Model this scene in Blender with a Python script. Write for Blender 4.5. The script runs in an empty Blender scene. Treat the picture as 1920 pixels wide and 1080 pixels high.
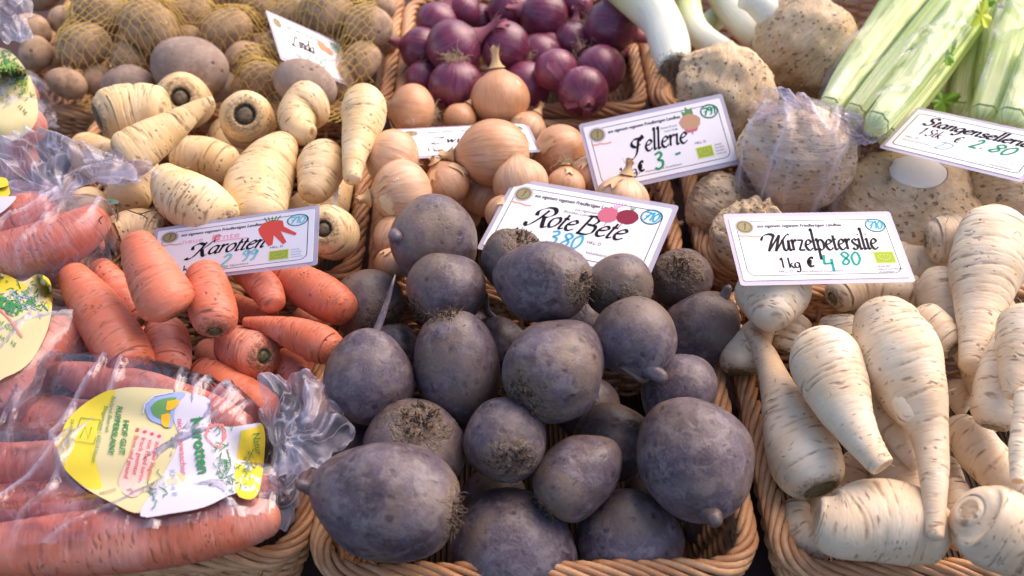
import bpy, math, random
import numpy as np
from mathutils import Vector, Matrix
from mathutils.bvhtree import BVHTree
R = math.radians
scene = bpy.context.scene
C = scene.collection

# ---------------------------------------------------------------- camera
F_PX = 2000.0
CAM = np.array([0.0, 0.0, 0.75])
YAW, PITCH = R(1.0), R(45.0)
FW = np.array([math.sin(YAW)*math.cos(PITCH), math.cos(YAW)*math.cos(PITCH), -math.sin(PITCH)])
RT = np.array([math.cos(YAW), -math.sin(YAW), 0.0])
UP = np.cross(RT, FW)
cd = bpy.data.cameras.new('camera')
cd.sensor_width = 36.0; cd.lens = F_PX/1920*36
cd.clip_start = 0.02; cd.clip_end = 100
cam = bpy.data.objects.new('camera', cd); C.objects.link(cam)
m = Matrix(((RT[0], UP[0], -FW[0]), (RT[1], UP[1], -FW[1]), (RT[2], UP[2], -FW[2])))
cam.matrix_world = Matrix.Translation(Vector(CAM)) @ m.to_4x4()
cd.dof.use_dof = True; cd.dof.focus_distance = 0.93; cd.dof.aperture_fstop = 5.0
scene.camera = cam

# ---------------------------------------------------------------- daylight
SUN_EL, SUN_AZ = R(46), R(50)          # azimuth clockwise from +Y
w = bpy.data.worlds.new('World'); scene.world = w; w.use_nodes = True
wn = w.node_tree; wn.nodes.clear()
sky = wn.nodes.new('ShaderNodeTexSky'); sky.sky_type = 'NISHITA'; sky.sun_disc = False
sky.sun_elevation = SUN_EL; sky.sun_rotation = SUN_AZ
sky.air_density = 1.0; sky.dust_density = 2.5; sky.ozone_density = 1.6
bg = wn.nodes.new('ShaderNodeBackground'); bg.inputs['Strength'].default_value = 0.15
wo = wn.nodes.new('ShaderNodeOutputWorld')
wn.links.new(sky.outputs[0], bg.inputs[0]); wn.links.new(bg.outputs[0], wo.inputs[0])
sd = bpy.data.lights.new('sun', 'SUN'); sd.energy = 2.1; sd.angle = R(65); sd.color = (1.0, 0.78, 0.56)
sun = bpy.data.objects.new('sun', sd); C.objects.link(sun)
dirv = Vector((math.sin(SUN_AZ)*math.cos(SUN_EL), math.cos(SUN_AZ)*math.cos(SUN_EL), math.sin(SUN_EL)))
sun.rotation_euler = dirv.to_track_quat('Z', 'Y').to_euler(); sun.location = (0.5, 1.5, 2.0)
scene.view_settings.view_transform = 'Standard'; scene.view_settings.look = 'None'
scene.view_settings.exposure = 0.80; scene.view_settings.gamma = 1.0
try:
    scene.view_settings.use_white_balance = True
    scene.view_settings.white_balance_temperature = 6500
    scene.view_settings.white_balance_tint = 17
except Exception:
    pass
scene.cycles.max_bounces = 10; scene.cycles.transparent_max_bounces = 24

# ---------------------------------------------------------------- pixel <-> world (photo is 1920x1080)
def ray(px, py): return FW + (px-960)/F_PX*RT - (py-540)/F_PX*UP
def at(px, py, z=0.0):
    d = ray(px, py); return CAM + d*((z-CAM[2])/d[2])
def dep(p): return float(np.dot(np.asarray(p)-CAM, FW))
def at_depth(px, py, d): return CAM + ray(px, py)*d

# ---------------------------------------------------------------- object helpers
def link(o, parent=None):
    C.objects.link(o)
    if parent is not None: o.parent = parent
    return o
def tag(o, label=None, cat=None, group=None, kind=None):
    if label: o['label'] = label
    if cat: o['category'] = cat
    if group: o['group'] = group
    if kind: o['kind'] = kind
    return o
def empty(name, loc=(0,0,0)):
    o = bpy.data.objects.new(name, None); o.location = loc; o.empty_display_size = 0.01
    return link(o)
def mesh_obj(name, V, Fc, mat, parent=None, attrs=None, smooth=True, origin=None):
    V = np.asarray(V, dtype=np.float32)
    o0 = np.array(origin if origin is not None else (0, 0, 0), dtype=np.float32)
    me = bpy.data.meshes.new(name)
    V2 = V - o0
    if isinstance(Fc, np.ndarray) and Fc.ndim == 2:
        n, k = Fc.shape
        me.vertices.add(len(V2)); me.vertices.foreach_set('co', V2.ravel())
        me.loops.add(n*k); me.loops.foreach_set('vertex_index', Fc.astype(np.int32).ravel())
        me.polygons.add(n); me.polygons.foreach_set('loop_start', np.arange(0, n*k, k, dtype=np.int32))
        me.update(calc_edges=True)
    else:
        me.from_pydata([tuple(map(float, v)) for v in V2], [], [tuple(map(int, f)) for f in Fc]); me.update()
    if smooth: me.polygons.foreach_set('use_smooth', np.ones(len(me.polygons), dtype=bool))
    if attrs:
        for k_, a in attrs.items():
            a = np.asarray(a, dtype=np.float32)
            if a.ndim == 2:
                at_ = me.attributes.new(k_, 'FLOAT_VECTOR', 'POINT'); at_.data.foreach_set('vector', a.ravel())
            else:
                at_ = me.attributes.new(k_, 'FLOAT', 'POINT'); at_.data.foreach_set('value', a)
    if mat: me.materials.append(mat)
    o = bpy.data.objects.new(name, me)
    o.location = tuple(float(x) for x in o0)
    if parent is not None:
        pl = np.array(parent_world(parent)); o.location = tuple(o0 - pl)
    return link(o, parent)
def parent_world(p):
    l = np.array(p.location, dtype=float)
    if p.parent is not None: l = l + np.array(parent_world(p.parent))
    return l
class MB:
    def __init__(s): s.V = []; s.F = []; s.n = 0
    def add(s, V, F):
        V = np.asarray(V, dtype=float); s.V.append(V)
        s.F += [tuple(int(i)+s.n for i in f) for f in F]; s.n += len(V)
    def build(s, name, mat, parent=None, smooth=True, origin=None):
        if not s.n: return None
        return mesh_obj(name, np.concatenate(s.V), s.F, mat, parent, None, smooth, origin)

def catmull(P, n):
    P = np.asarray(P, dtype=float)
    if len(P) < 2: return np.repeat(P, n, 0)
    Q = np.vstack([2*P[0]-P[1], P, 2*P[-1]-P[-2]])
    seg = len(P)-1
    t = np.linspace(0, seg, n); i = np.minimum(t.astype(int), seg-1); u = (t-i)[:, None]
    p0, p1, p2, p3 = Q[i], Q[i+1], Q[i+2], Q[i+3]
    return 0.5*(2*p1+(p2-p0)*u+(2*p0-5*p1+4*p2-p3)*u*u+(3*p1-p0-3*p2+p3)*u**3)
def unit(v): v = np.asarray(v, float); return v/(np.linalg.norm(v)+1e-12)
def frames(P):
    T = np.gradient(P, axis=0); T /= np.linalg.norm(T, axis=1)[:, None]+1e-12
    a = np.array([0, 0, 1.0]) if abs(T[0][2]) < 0.9 else np.array([1.0, 0, 0])
    n = unit(np.cross(T[0], a)); N = [n]
    for i in range(1, len(P)):
        n = n - T[i]*np.dot(n, T[i]); n = unit(n); N.append(n)
    N = np.array(N); B = np.cross(T, N); return T, N, B
def tube(P, rad, k=6, caps=True):
    P = np.asarray(P, float); n = len(P); rad = np.broadcast_to(np.asarray(rad, float), (n,))
    T, N, B = frames(P)
    a = np.arange(k)*2*math.pi/k
    V = (P[:, None, :] + rad[:, None, None]*(np.cos(a)[None, :, None]*N[:, None, :]+np.sin(a)[None, :, None]*B[:, None, :])).reshape(-1, 3)
    F = []
    for i in range(n-1):
        for j in range(k):
            j2 = (j+1) % k
            F.append((i*k+j, i*k+j2, (i+1)*k+j2, (i+1)*k+j))
    if caps:
        F.append(tuple(range(k-1, -1, -1))); F.append(tuple((n-1)*k+j for j in range(k)))
    return V, F
def waves(P, rng, freq, n=7):
    """cheap smooth noise: a sum of random sinusoids"""
    out = np.zeros(len(P))
    for _ in range(n):
        d = rng.normal(size=3); d /= np.linalg.norm(d)
        out += np.sin(P@d*freq*2*math.pi*rng.uniform(0.6, 1.5)+rng.uniform(0, 6.28))
    return out/n
# ---------------------------------------------------------------- materials
class Mt:
    def __init__(s, name):
        s.m = bpy.data.materials.new(name); s.m.use_nodes = True
        s.t = s.m.node_tree; s.t.nodes.clear()
        s.out = s.t.nodes.new('ShaderNodeOutputMaterial')
    def n(s, typ, ins=None, **at_):
        x = s.t.nodes.new('ShaderNode'+typ)
        for k, v in at_.items(): setattr(x, k, v)
        for k, v in (ins or {}).items():
            i = x.inputs[k]
            if isinstance(v, bpy.types.NodeSocket): s.t.links.new(v, i)
            else: i.default_value = v
        return x
    def math(s, op, a, b=0.0, c=None, clamp=False):
        ins = {0: a, 1: b}
        if c is not None: ins[2] = c
        x = s.n('Math', ins, operation=op); x.use_clamp = clamp; return x.outputs[0]
    def mix(s, f, a, b, mode='MIX'):
        x = s.n('Mix', None, data_type='RGBA', blend_type=mode)
        for i, v in ((0, f), (6, a), (7, b)):
            if isinstance(v, bpy.types.NodeSocket): s.t.links.new(v, x.inputs[i])
            else: x.inputs[i].default_value = v if i == 0 else tuple(v)+(1,)*(4-len(v))
        return x.outputs[2]
    def ramp(s, f, lo, hi, a=0.0, b=1.0):
        x = s.n('MapRange', {0: f, 1: lo, 2: hi, 3: a, 4: b}); x.clamp = True; return x.outputs[0]
    def noise(s, v, sc, det=3.0, rough=0.55, dist=0.0):
        return s.n('TexNoise', {'Vector': v, 'Scale': sc, 'Detail': det, 'Roughness': rough, 'Distortion': dist}).outputs[0]
    def vor(s, v, sc, rnd=1.0, feat='F1'):
        return s.n('TexVoronoi', {'Vector': v, 'Scale': sc, 'Randomness': rnd}, feature=feat).outputs['Distance']
    def coords(s):
        a = s.n('Attribute', attribute_name='sc').outputs['Vector']
        r = s.n('ObjectInfo').outputs['Random']
        o = s.n('VectorMath', {0: (13.1, 7.7, 5.3)}, operation='SCALE'); s.t.links.new(r, o.inputs['Scale'])
        v = s.n('VectorMath', {0: a, 1: o.outputs[0]}, operation='ADD').outputs[0]
        return v, r
    def avec(s, r):
        a = s.n('Attribute', attribute_name='av').outputs['Vector']
        o = s.n('VectorMath', {0: (9.1, 3.7, 6.3)}, operation='SCALE'); s.t.links.new(r, o.inputs['Scale'])
        return s.n('VectorMath', {0: a, 1: o.outputs[0]}, operation='ADD').outputs[0]
    def warp(s, v, sc, amt):
        n_ = s.n('TexNoise', {'Vector': v, 'Scale': sc, 'Detail': 2.0}).outputs['Color']
        n_ = s.n('VectorMath', {0: n_, 1: (.5, .5, .5)}, operation='SUBTRACT').outputs[0]
        o = s.n('VectorMath', {0: n_}, operation='SCALE'); o.inputs['Scale'].default_value = amt
        return s.n('VectorMath', {0: v, 1: o.outputs[0]}, operation='ADD').outputs[0]
    def scale(s, v, xyz): return s.n('VectorMath', {0: v, 1: xyz}, operation='MULTIPLY').outputs[0]
    def attr(s, name): return s.n('Attribute', attribute_name=name).outputs['Fac']
    def bump(s, h, dist, strength=1.0, normal=None):
        ins = {'Height': h, 'Distance': dist, 'Strength': strength}
        if normal is not None: ins['Normal'] = normal
        return s.n('Bump', ins).outputs[0]
    def bsdf(s, col, rough=0.5, normal=None, spec=0.5, sss=0.0, sssr=None, **kw):
        ins = {'Base Color': col if isinstance(col, bpy.types.NodeSocket) else tuple(col)+(1,)*(4-len(col)),
               'Roughness': rough, 'Specular IOR Level': spec}
        if normal is not None: ins['Normal'] = normal
        if sss: ins['Subsurface Weight'] = sss; ins['Subsurface Radius'] = sssr or (1, .5, .3); ins['Subsurface Scale'] = 0.004
        ins.update(kw)
        b = s.n('BsdfPrincipled', ins)
        return b.outputs[0]
    def end(s, sh): s.t.links.new(sh, s.out.inputs[0]); return s.m

def simple(name, col, rough=0.6, spec=0.4, **kw):
    q = Mt(name); return q.end(q.bsdf(col, rough, spec=spec, **kw))

def mat_beet():
    q = Mt('beet_skin'); v, r = q.coords(); cr = q.attr('cr')
    big = q.noise(v, 22, 4, .6); med = q.noise(v, 85, 4, .65, .4); fine = q.noise(v, 420, 3, .7)
    A = (0.108, 0.082, 0.104); B = (0.058, 0.037, 0.044); D = (0.165, 0.112, 0.072)
    c = q.mix(q.ramp(big, .40, .62), A, B)
    c = q.mix(q.math('MULTIPLY', q.ramp(med, .47, .62), .8), c, (0.185, 0.150, 0.165))
    c = q.mix(q.math('MULTIPLY', q.ramp(q.noise(v, 150, 5, .75, .5), 0.52, .62), .65), c, (0.070, 0.048, 0.055))
    b2 = q.noise(q.scale(v, (1, 1, 1.6)), 14, 3, .5)
    rr = q.ramp(r, 0, 1, -.10, .10)
    c = q.mix(q.math('MULTIPLY', q.ramp(q.math('ADD', b2, rr), .46, .62), .75), c, D)
    # dark nicks and scuffs
    gate = q.ramp(q.noise(v, 60, 2), .44, .54); vw = q.warp(v, 130, .005); vv = q.vor(q.scale(vw, (1, 1, .75)), 95)
    sp = q.math('MULTIPLY', q.ramp(vv, .14, .32, 1, 0), gate)
    sc_ = q.math('MULTIPLY', q.ramp(q.noise(q.scale(v, (3.0, 1, .5)), 150, 3, .7, .6), .63, .68), q.ramp(q.noise(v, 25, 2), .48, .58))
    sp = q.math('MAXIMUM', sp, sc_)
    v3 = q.vor(q.scale(vw, (1, 1, .4)), 48); g3 = q.ramp(q.noise(v, 33, 2), .50, .57)
    sp = q.math('MAXIMUM', sp, q.math('MULTIPLY', q.ramp(v3, .12, .20, 1, 0), g3))
    c = q.mix(q.math('MULTIPLY', sp, .75), c, (0.035, 0.022, 0.030))
    c = q.mix(q.math('MULTIPLY', q.ramp(fine, .45, .7), .25), c, (0.24, .2, .2))
    irr = q.math('ADD', q.math('MULTIPLY', q.math('SUBTRACT', q.noise(v, 42, 5, .7, .6), .5), 2.2), q.math('MULTIPLY', q.math('SUBTRACT', med, .5), .8))
    halo = q.ramp(q.math('ADD', cr, irr), .05, .55)
    c = q.mix(q.math('MULTIPLY', halo, .65), c, (0.20, 0.145, 0.10))
    crust = q.ramp(q.math('ADD', cr, irr), .45, .80)
    scl = q.vor(q.scale(v, (1, 1, .6)), 210)
    cc = q.mix(q.ramp(scl, .15, .5), (0.022, 0.015, 0.013), (0.17, 0.115, 0.078))
    cc = q.mix(q.ramp(fine, .56, .70), cc, (.36, .29, .23))
    c = q.mix(crust, c, cc)
    h = q.math('ADD', q.math('MULTIPLY', med, .5), q.math('MULTIPLY', fine, .22))
    h = q.math('SUBTRACT', h, q.math('MULTIPLY', sp, .25))
    h = q.math('ADD', h, q.math('MULTIPLY', crust, q.math('MULTIPLY', q.noise(v, 260, 3, .8), 3.0)))
    nb = q.bump(h, .0016, .8)
    ro = q.math('ADD', .43, q.math('MULTIPLY', crust, .3))
    return q.end(q.bsdf(c, ro, nb, spec=.45))

def mat_root(name, A, B, mark, dirt, mark_amt=.8, ring=1.0, crown=((.20,.16,.09),(.07,.055,.035)), sss=.12, rough=.5, dirt_amt=.5):
    q = Mt(name); v, r = q.coords(); cr = q.attr('cr'); tp = q.attr('tp')
    n1 = q.noise(v, 30, 4, .6); n2 = q.noise(q.scale(v, (1, 1, 5)), 60, 4, .65)
    c = q.mix(q.ramp(n1, .35, .65), A, B)
    # transverse wrinkles
    w_ = q.noise(q.scale(v, (.9, .9, 5.0)), 62, 3, .6)
    c = q.mix(q.math('MULTIPLY', q.ramp(w_, .56, .72), .20*ring), c, dirt)
    c = q.mix(q.math('MULTIPLY', q.ramp(q.math('ADD', q.noise(v, 13, 4, .6), q.ramp(r, 0, 1, -.07, .07)), .50, .68), dirt_amt), c, dirt)
    # lenticel dashes across the root
    vw = q.warp(v, 60, .010)
    d = q.vor(q.scale(vw, (.62, .62, 2.9)), 66); g = q.ramp(q.noise(v, 42, 2), .44, .54)
    dash = q.math('MULTIPLY', q.ramp(d, .10, .27, 1, 0), g)
    d3 = q.vor(q.scale(vw, (.9, .9, 4.2)), 88); dash = q.math('MAXIMUM', dash, q.math('MULTIPLY', q.ramp(d3, .10, .24, 1, 0), q.ramp(q.noise(v, 27, 2), .50, .58)))
    d2 = q.vor(v, 150); g2 = q.ramp(q.noise(v, 31, 2), .56, .62)
    dash = q.math('MAXIMUM', dash, q.math('MULTIPLY', q.ramp(d2, .14, .26, 1, 0), g2))
    c = q.mix(q.math('MULTIPLY', dash, mark_amt), c, mark)
    gr = q.attr('gr')
    c = q.mix(q.math('MULTIPLY', q.ramp(q.math('MULTIPLY', gr, q.ramp(q.noise(v, 90, 2), .35, .6)), .15, .8), mark_amt), c, mark)
    cn = q.noise(v, 320, 3, .8)
    crf = q.ramp(q.math('ADD', cr, q.math('MULTIPLY', q.math('SUBTRACT', cn, .5), .7)), .30, .6)
    c = q.mix(crf, c, q.mix(q.ramp(cn, .38, .62), crown[0], crown[1]))
    c = q.mix(q.ramp(tp, .4, .6), c, q.mix(q.ramp(n2, .4, .6), (.62, .50, .34), (.48, .30, .15)))
    h = q.math('ADD', q.math('MULTIPLY', w_, .55*ring), q.math('MULTIPLY', n2, .35))
    h = q.math('SUBTRACT', h, q.math('MULTIPLY', dash, .55))
    h = q.math('ADD', h, q.math('MULTIPLY', crf, q.math('MULTIPLY', cn, 1.6)))
    nb = q.bump(h, .0014, .85)
    return q.end(q.bsdf(c, rough, nb, spec=.4, sss=sss, sssr=(1, .55, .3)))

def mat_onion(name, A, B, streak, rough, coat=0.0, top=(.25,.14,.06)):
    q = Mt(name); v, r = q.coords(); cr = q.attr('cr'); uv = q.avec(r)
    ln = q.noise(uv, 9, 4, .7); l2 = q.noise(uv, 2.6, 3, .5); bl = q.noise(v, 26, 3, .6)
    c = q.mix(q.ramp(q.math('ADD', bl, q.ramp(r, 0, 1, -.12, .12)), .38, .64), A, B)
    c = q.mix(q.math('MULTIPLY', q.ramp(ln, .50, .66), .55), c, streak)
    c = q.mix(q.math('MULTIPLY', q.ramp(l2, .55, .70), .35), c, streak)
    c = q.mix(q.ramp(q.math('ADD', cr, q.math('MULTIPLY', q.math('SUBTRACT', ln, .5), .8)), .45, .85), c, top)
    tear = q.ramp(q.noise(v, 18, 5, .6), .655, .675)
    c = q.mix(q.math('MULTIPLY', tear, .5), c, tuple(min(.9, x*1.7+.04) for x in A))
    h = q.math('ADD', q.math('MULTIPLY', ln, .7), q.math('MULTIPLY', tear, .8))
    nb = q.bump(h, .0014, .8)
    kw = {'Coat Weight': coat, 'Coat Roughness': .22} if coat else {}
    return q.end(q.bsdf(c, rough, nb, spec=.5, sss=.08, **kw))

def mat_potato(name, A, B, dirt):
    q = Mt(name); v, r = q.coords()
    n1 = q.noise(v, 24, 5, .62); n2 = q.noise(v, 180, 4, .7); g = q.ramp(q.noise(v, 40, 2), .5, .6)
    c = q.mix(q.ramp(n1, .38, .62), A, B)
    c = q.mix(q.math('MULTIPLY', q.ramp(q.noise(v, 70, 4, .7), .46, .62), .75), c, dirt)
    sp = q.math('MULTIPLY', q.ramp(q.vor(v, 70), .10, .20, 1, 0), g)
    c = q.mix(q.math('MULTIPLY', sp, .7), c, (.06, .04, .025))
    h = q.math('SUBTRACT', q.math('ADD', n1, q.math('MULTIPLY', n2, .25)), q.math('MULTIPLY', sp, .7))
    return q.end(q.bsdf(c, .68, q.bump(h, .0018, .7), spec=.3))

def mat_celeriac():
    q = Mt('celeriac_skin'); v, r = q.coords(); cr = q.attr('cr'); tp = q.attr('tp')
    vw = q.warp(v, 90, .007)
    n1 = q.noise(v, 26, 5, .62, .3); n2 = q.noise(v, 200, 4, .7); w_ = q.noise(q.scale(v, (.5, .5, 3.2)), 55, 4, .6, .5)
    c = q.mix(q.ramp(n1, .36, .64), (.74, .56, .34), (.60, .42, .23))
    c = q.mix(q.math('MULTIPLY', q.ramp(w_, .50, .68), .6), c, (.72, .60, .42))
    g = q.ramp(q.noise(v, 30, 2), .36, .52)
    sp = q.math('MULTIPLY', q.ramp(q.vor(q.scale(vw, (1, 1, 1.4)), 130), .12, .28, 1, 0), g)
    sp2 = q.math('MULTIPLY', q.ramp(q.vor(q.scale(vw, (1, 1, 1.6)), 75), .10, .22, 1, 0), q.ramp(q.noise(v, 22, 2), .48, .58))
    sp = q.math('MAXIMUM', sp, sp2)
    c = q.mix(q.math('MULTIPLY', sp, .62), c, (.30, .16, .08))
    c = q.mix(q.math('MULTIPLY', q.ramp(n2, .5, .68), .3), c, (.30, .19, .10))
    c = q.mix(q.ramp(tp, .4, .6), c, (.86, .82, .74))
    h = q.math('SUBTRACT', q.math('ADD', q.math('MULTIPLY', w_, 1.2), q.math('MULTIPLY', n2, .3)), q.math('MULTIPLY', sp, 1.0))
    h = q.math('MULTIPLY', h, q.ramp(tp, .4, .6, 1, .08))
    return q.end(q.bsdf(c, .6, q.bump(h, .0034, 1.0), spec=.35, sss=.1))

def mat_wicker():
    q = Mt('wicker'); r = q.n('ObjectInfo').outputs['Random']
    v = q.n('TexCoord').outputs['Object']
    n = q.noise(v, 60, 3, .6); st = q.noise(q.scale(v, (1, 1, 1)), 600, 3, .7)
    c = q.mix(q.ramp(q.math('ADD', n, q.ramp(r, 0, 1, -.16, .16)), .35, .65), (.44, .205, .085), (.64, .355, .165))
    c = q.mix(q.math('MULTIPLY', q.ramp(st, .52, .75), .4), c, (.20, .09, .035))
    return q.end(q.bsdf(c, .42, q.bump(st, .0006, .5), spec=.45))

def mat_leek():
    q = Mt('leek_shaft'); v, r = q.coords(); t = q.attr('tt'); uv = q.avec(r)
    ln = q.noise(uv, 9, 3, .6)
    c = q.mix(q.ramp(t, .42, .75), (.80, .80, .66), (.68, .76, .30))
    c = q.mix(q.ramp(t, .70, .95), c, (.28, .36, .27))
    c = q.mix(q.math('MULTIPLY', q.ramp(ln, .5, .62), .25), c, (.50, .56, .30))
    return q.end(q.bsdf(c, .33, q.bump(ln, .0008, .5), spec=.5, sss=.2, sssr=(.8, 1, .4)))

def mat_celery():
    q = Mt('celery_stalk'); v, r = q.coords(); t = q.attr('tt'); uv = q.avec(r)
    ln = q.noise(uv, 5, 2, .5)
    c = q.mix(q.ramp(t, .1, .8), (.78, .86, .38), (.52, .70, .14))
    c = q.mix(q.math('MULTIPLY', q.ramp(ln, .45, .62), .55), c, (.38, .56, .12))
    return q.end(q.bsdf(c, .35, q.bump(ln, .0015, .7), spec=.5, sss=.2, sssr=(.6, 1, .3)))

def mat_plastic(name, tint=(.95, .95, 1.0), haze=.05, gl=1.0, sc=1.0, milk=(.80, .80, .95), bd=.005, rough=.12):
    """thin film: mostly see-through, a little milky, with a gloss and painted whitish glints along its creases"""
    q = Mt(name); v = q.n('TexCoord').outputs['Object']
    a = q.noise(q.scale(v, (1, .55, 1)), 16*sc, 3, .5, 1.2); b = q.noise(v, 44*sc, 2, .5, 2.0)
    cr = q.math('ABSOLUTE', q.math('SUBTRACT', q.noise(q.scale(v, (1.3, .6, 1)), 22*sc, 2, .5, 1.0), .5))
    h = q.math('ADD', q.math('ADD', a, q.math('MULTIPLY', b, .25)), q.math('MULTIPLY', cr, -1.2))
    nb = q.bump(h, bd, 1.0)
    tr = q.n('BsdfTransparent', {0: tuple(tint)+(1,)}).outputs[0]
    gs = q.n('BsdfGlossy', {0: (.95, .95, 1, 1), 'Roughness': rough, 'Normal': nb}).outputs[0]
    df = q.n('BsdfDiffuse', {0: tuple(milk)+(1,), 'Normal': nb}).outputs[0]
    tl = q.n('BsdfTranslucent', {0: tuple(milk)+(1,)}).outputs[0]
    dt = q.n('MixShader', {0: .4, 1: df, 2: tl}).outputs[0]
    fr = q.n('Fresnel', {'IOR': 1.45, 'Normal': nb}).outputs[0]
    hz = q.math('MULTIPLY', q.ramp(a, .40, .68), haze*1.6)
    hz = q.math('ADD', hz, q.math('MULTIPLY', q.ramp(cr, .0, .025, 1, 0), haze*1.5))  # pale lines along the noise creases, painted in as highlights
    hz = q.math('ADD', hz, q.math('MULTIPLY', q.attr('fold'), .55))  # folds whitened: thicker film, and glints painted into the haze
    base = q.n('MixShader', {0: q.math('ADD', hz, haze*.3, clamp=True), 1: tr, 2: dt}).outputs[0]
    f = q.math('ADD', q.math('MULTIPLY', fr, gl), .03, clamp=True)
    return q.end(q.n('MixShader', {0: f, 1: base, 2: gs}).outputs[0])

def mat_table():
    q = Mt('stall_table_cloth'); v = q.n('TexCoord').outputs['Object']
    n = q.noise(v, 9, 4); f = q.noise(v, 420, 3)
    return q.end(q.bsdf(q.mix(n, (.05, .028, .030), (.085, .05, .045)), .8, q.bump(f, .001, .5), spec=.2))

M = {}
M['beet'] = mat_beet()
M['beet_dark'] = simple('beet_leaf_stub', (.09, .062, .045), .8, .2)
M['beet_tail'] = simple('beet_tail', (.17, .12, .13), .6, .3)
M['parsley'] = mat_root('root_parsley_skin', (.85, .72, .52), (.77, .57, .35), (.30, .17, .085), (.56, .36, .19), .7, 1.0, ((.30,.26,.14),(.13,.12,.06)), .12, .5, .45)
M['parsnip'] = mat_root('parsnip_skin', (.86, .67, .40), (.75, .51, .23), (.26, .14, .06), (.60, .38, .16), .8, 1.0, ((.22,.17,.10),(.09,.065,.04)), .12, .5, .45)
M['carrot'] = mat_root('carrot_skin', (.66, .20, .115), (.60, .145, .062), (.22, .085, .055), (.74, .42, .34), .6, 1.6, ((.20,.17,.07),(.07,.06,.025)), .12, .42, .5)
M['red'] = mat_onion('red_onion_skin', (.22, .045, .085), (.13, .020, .05), (.32, .07, .13), .27, .35, (.24, .10, .09))
M['yellow'] = mat_onion('yellow_onion_skin', (.74, .47, .28), (.64, .32, .15), (.42, .19, .08), .36, .15, (.42, .27, .13))
M['potato'] = mat_potato('potato_skin', (.54, .37, .235), (.42, .275, .16), (.22, .14, .09))
M['potato_dark'] = mat_potato('dusty_potato_skin', (.34, .25, .19), (.27, .19, .145), (.42, .33, .26))
M['celeriac'] = mat_celeriac()
M['wicker'] = mat_wicker()
M['leek'] = mat_leek(); M['celery'] = mat_celery()
M['root_hair'] = simple('dry_root_hair', (.48, .36, .23), .8, .2)
M['root_hair_dark'] = simple('dry_brown_root_hair', (.24, .16, .10), .8, .2)
M['neck_yellow'] = simple('dry_onion_neck', (.58, .37, .18), .6, .3)
M['neck_red'] = simple('dry_red_onion_neck', (.30, .10, .12), .6, .3)
M['flake_yellow'] = simple('dry_onion_skin', (.72, .46, .24), .45, .3)
M['flake_red'] = simple('dry_red_onion_skin', (.36, .12, .16), .4, .3)
M['leaf'] = simple('celery_leaf', (.22, .42, .03), .45, .4, sss=.2, sssr=(.4, 1, .1))
M['leaf_yellow'] = simple('yellow_celery_leaf', (.62, .70, .05), .45, .4, sss=.2, sssr=(.8, 1, .1))
M['leaf_dark'] = simple('leek_leaf', (.10, .17, .12), .45, .4)
M['plastic'] = mat_plastic('clear_plastic_bag', haze=.045, gl=1.1, bd=.004, rough=.09)
M['plastic_clear'] = mat_plastic('glossy_plastic_bag', haze=.008, gl=.4, sc=.8, bd=.0018, rough=.12)
M['plastic_soft'] = mat_plastic('soft_plastic_bag', haze=.07, gl=.45, sc=.9, bd=.002, rough=.16)
M['plastic_milky'] = mat_plastic('crumpled_plastic', (.95, .95, 1.0), .26, .55, .8, bd=.002, rough=.3)
M['film'] = simple('lamination_film', (.62, .58, .68), .3, .5, **{'Alpha': .62})
M['net'] = simple('yellow_net', (.72, .52, .13), .5, .4)
M['table'] = mat_table()
def mat_card():
    q = Mt('printed_card'); v = q.n('TexCoord').outputs['Object']
    c = q.mix(q.ramp(q.noise(v, 14, 3), .4, .7), (.90, .88, .89), (.86, .83, .85))
    return q.end(q.bsdf(c, .55, spec=.15, **{'Coat Weight': .06, 'Coat Roughness': .3}))
M['card'] = mat_card()
for k, c in dict(ink=(.012, .012, .014), grey=(.10, .10, .12), green=(.01, .30, .12), cyan=(.05, .42, .58), teal=(.0, .34, .27),
                 aqua=(.25, .62, .66), gold=(.34, .29, .15), golddark=(.16, .13, .07), pink=(.90, .38, .52), orange=(.85, .35, .20), salmon=(.80, .22, .20),
                 leafgreen=(.36, .48, .05), leafyellow=(.80, .80, .35), beetpink=(.62, .16, .22), beetred=(.28, .03, .06),
                 celtan=(.58, .33, .20), picgreen=(.13, .30, .10), carrotred=(.78, .10, .07), lab_yellow=(.66, .54, .05),
                 lab_cream=(.58, .52, .28), lab_white=(.55, .54, .61), lab_green=(.04, .22, .08), lab_red=(.62, .08, .10), lab_blue=(.30, .38, .62), lab_rose=(.66, .46, .40),
                 lab_orange=(.85, .42, .03), potbrown=(.50, .33, .18), onpic=(.70, .42, .15)).items():
    M[k] = simple('print_'+k, c, .6, .12)
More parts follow.
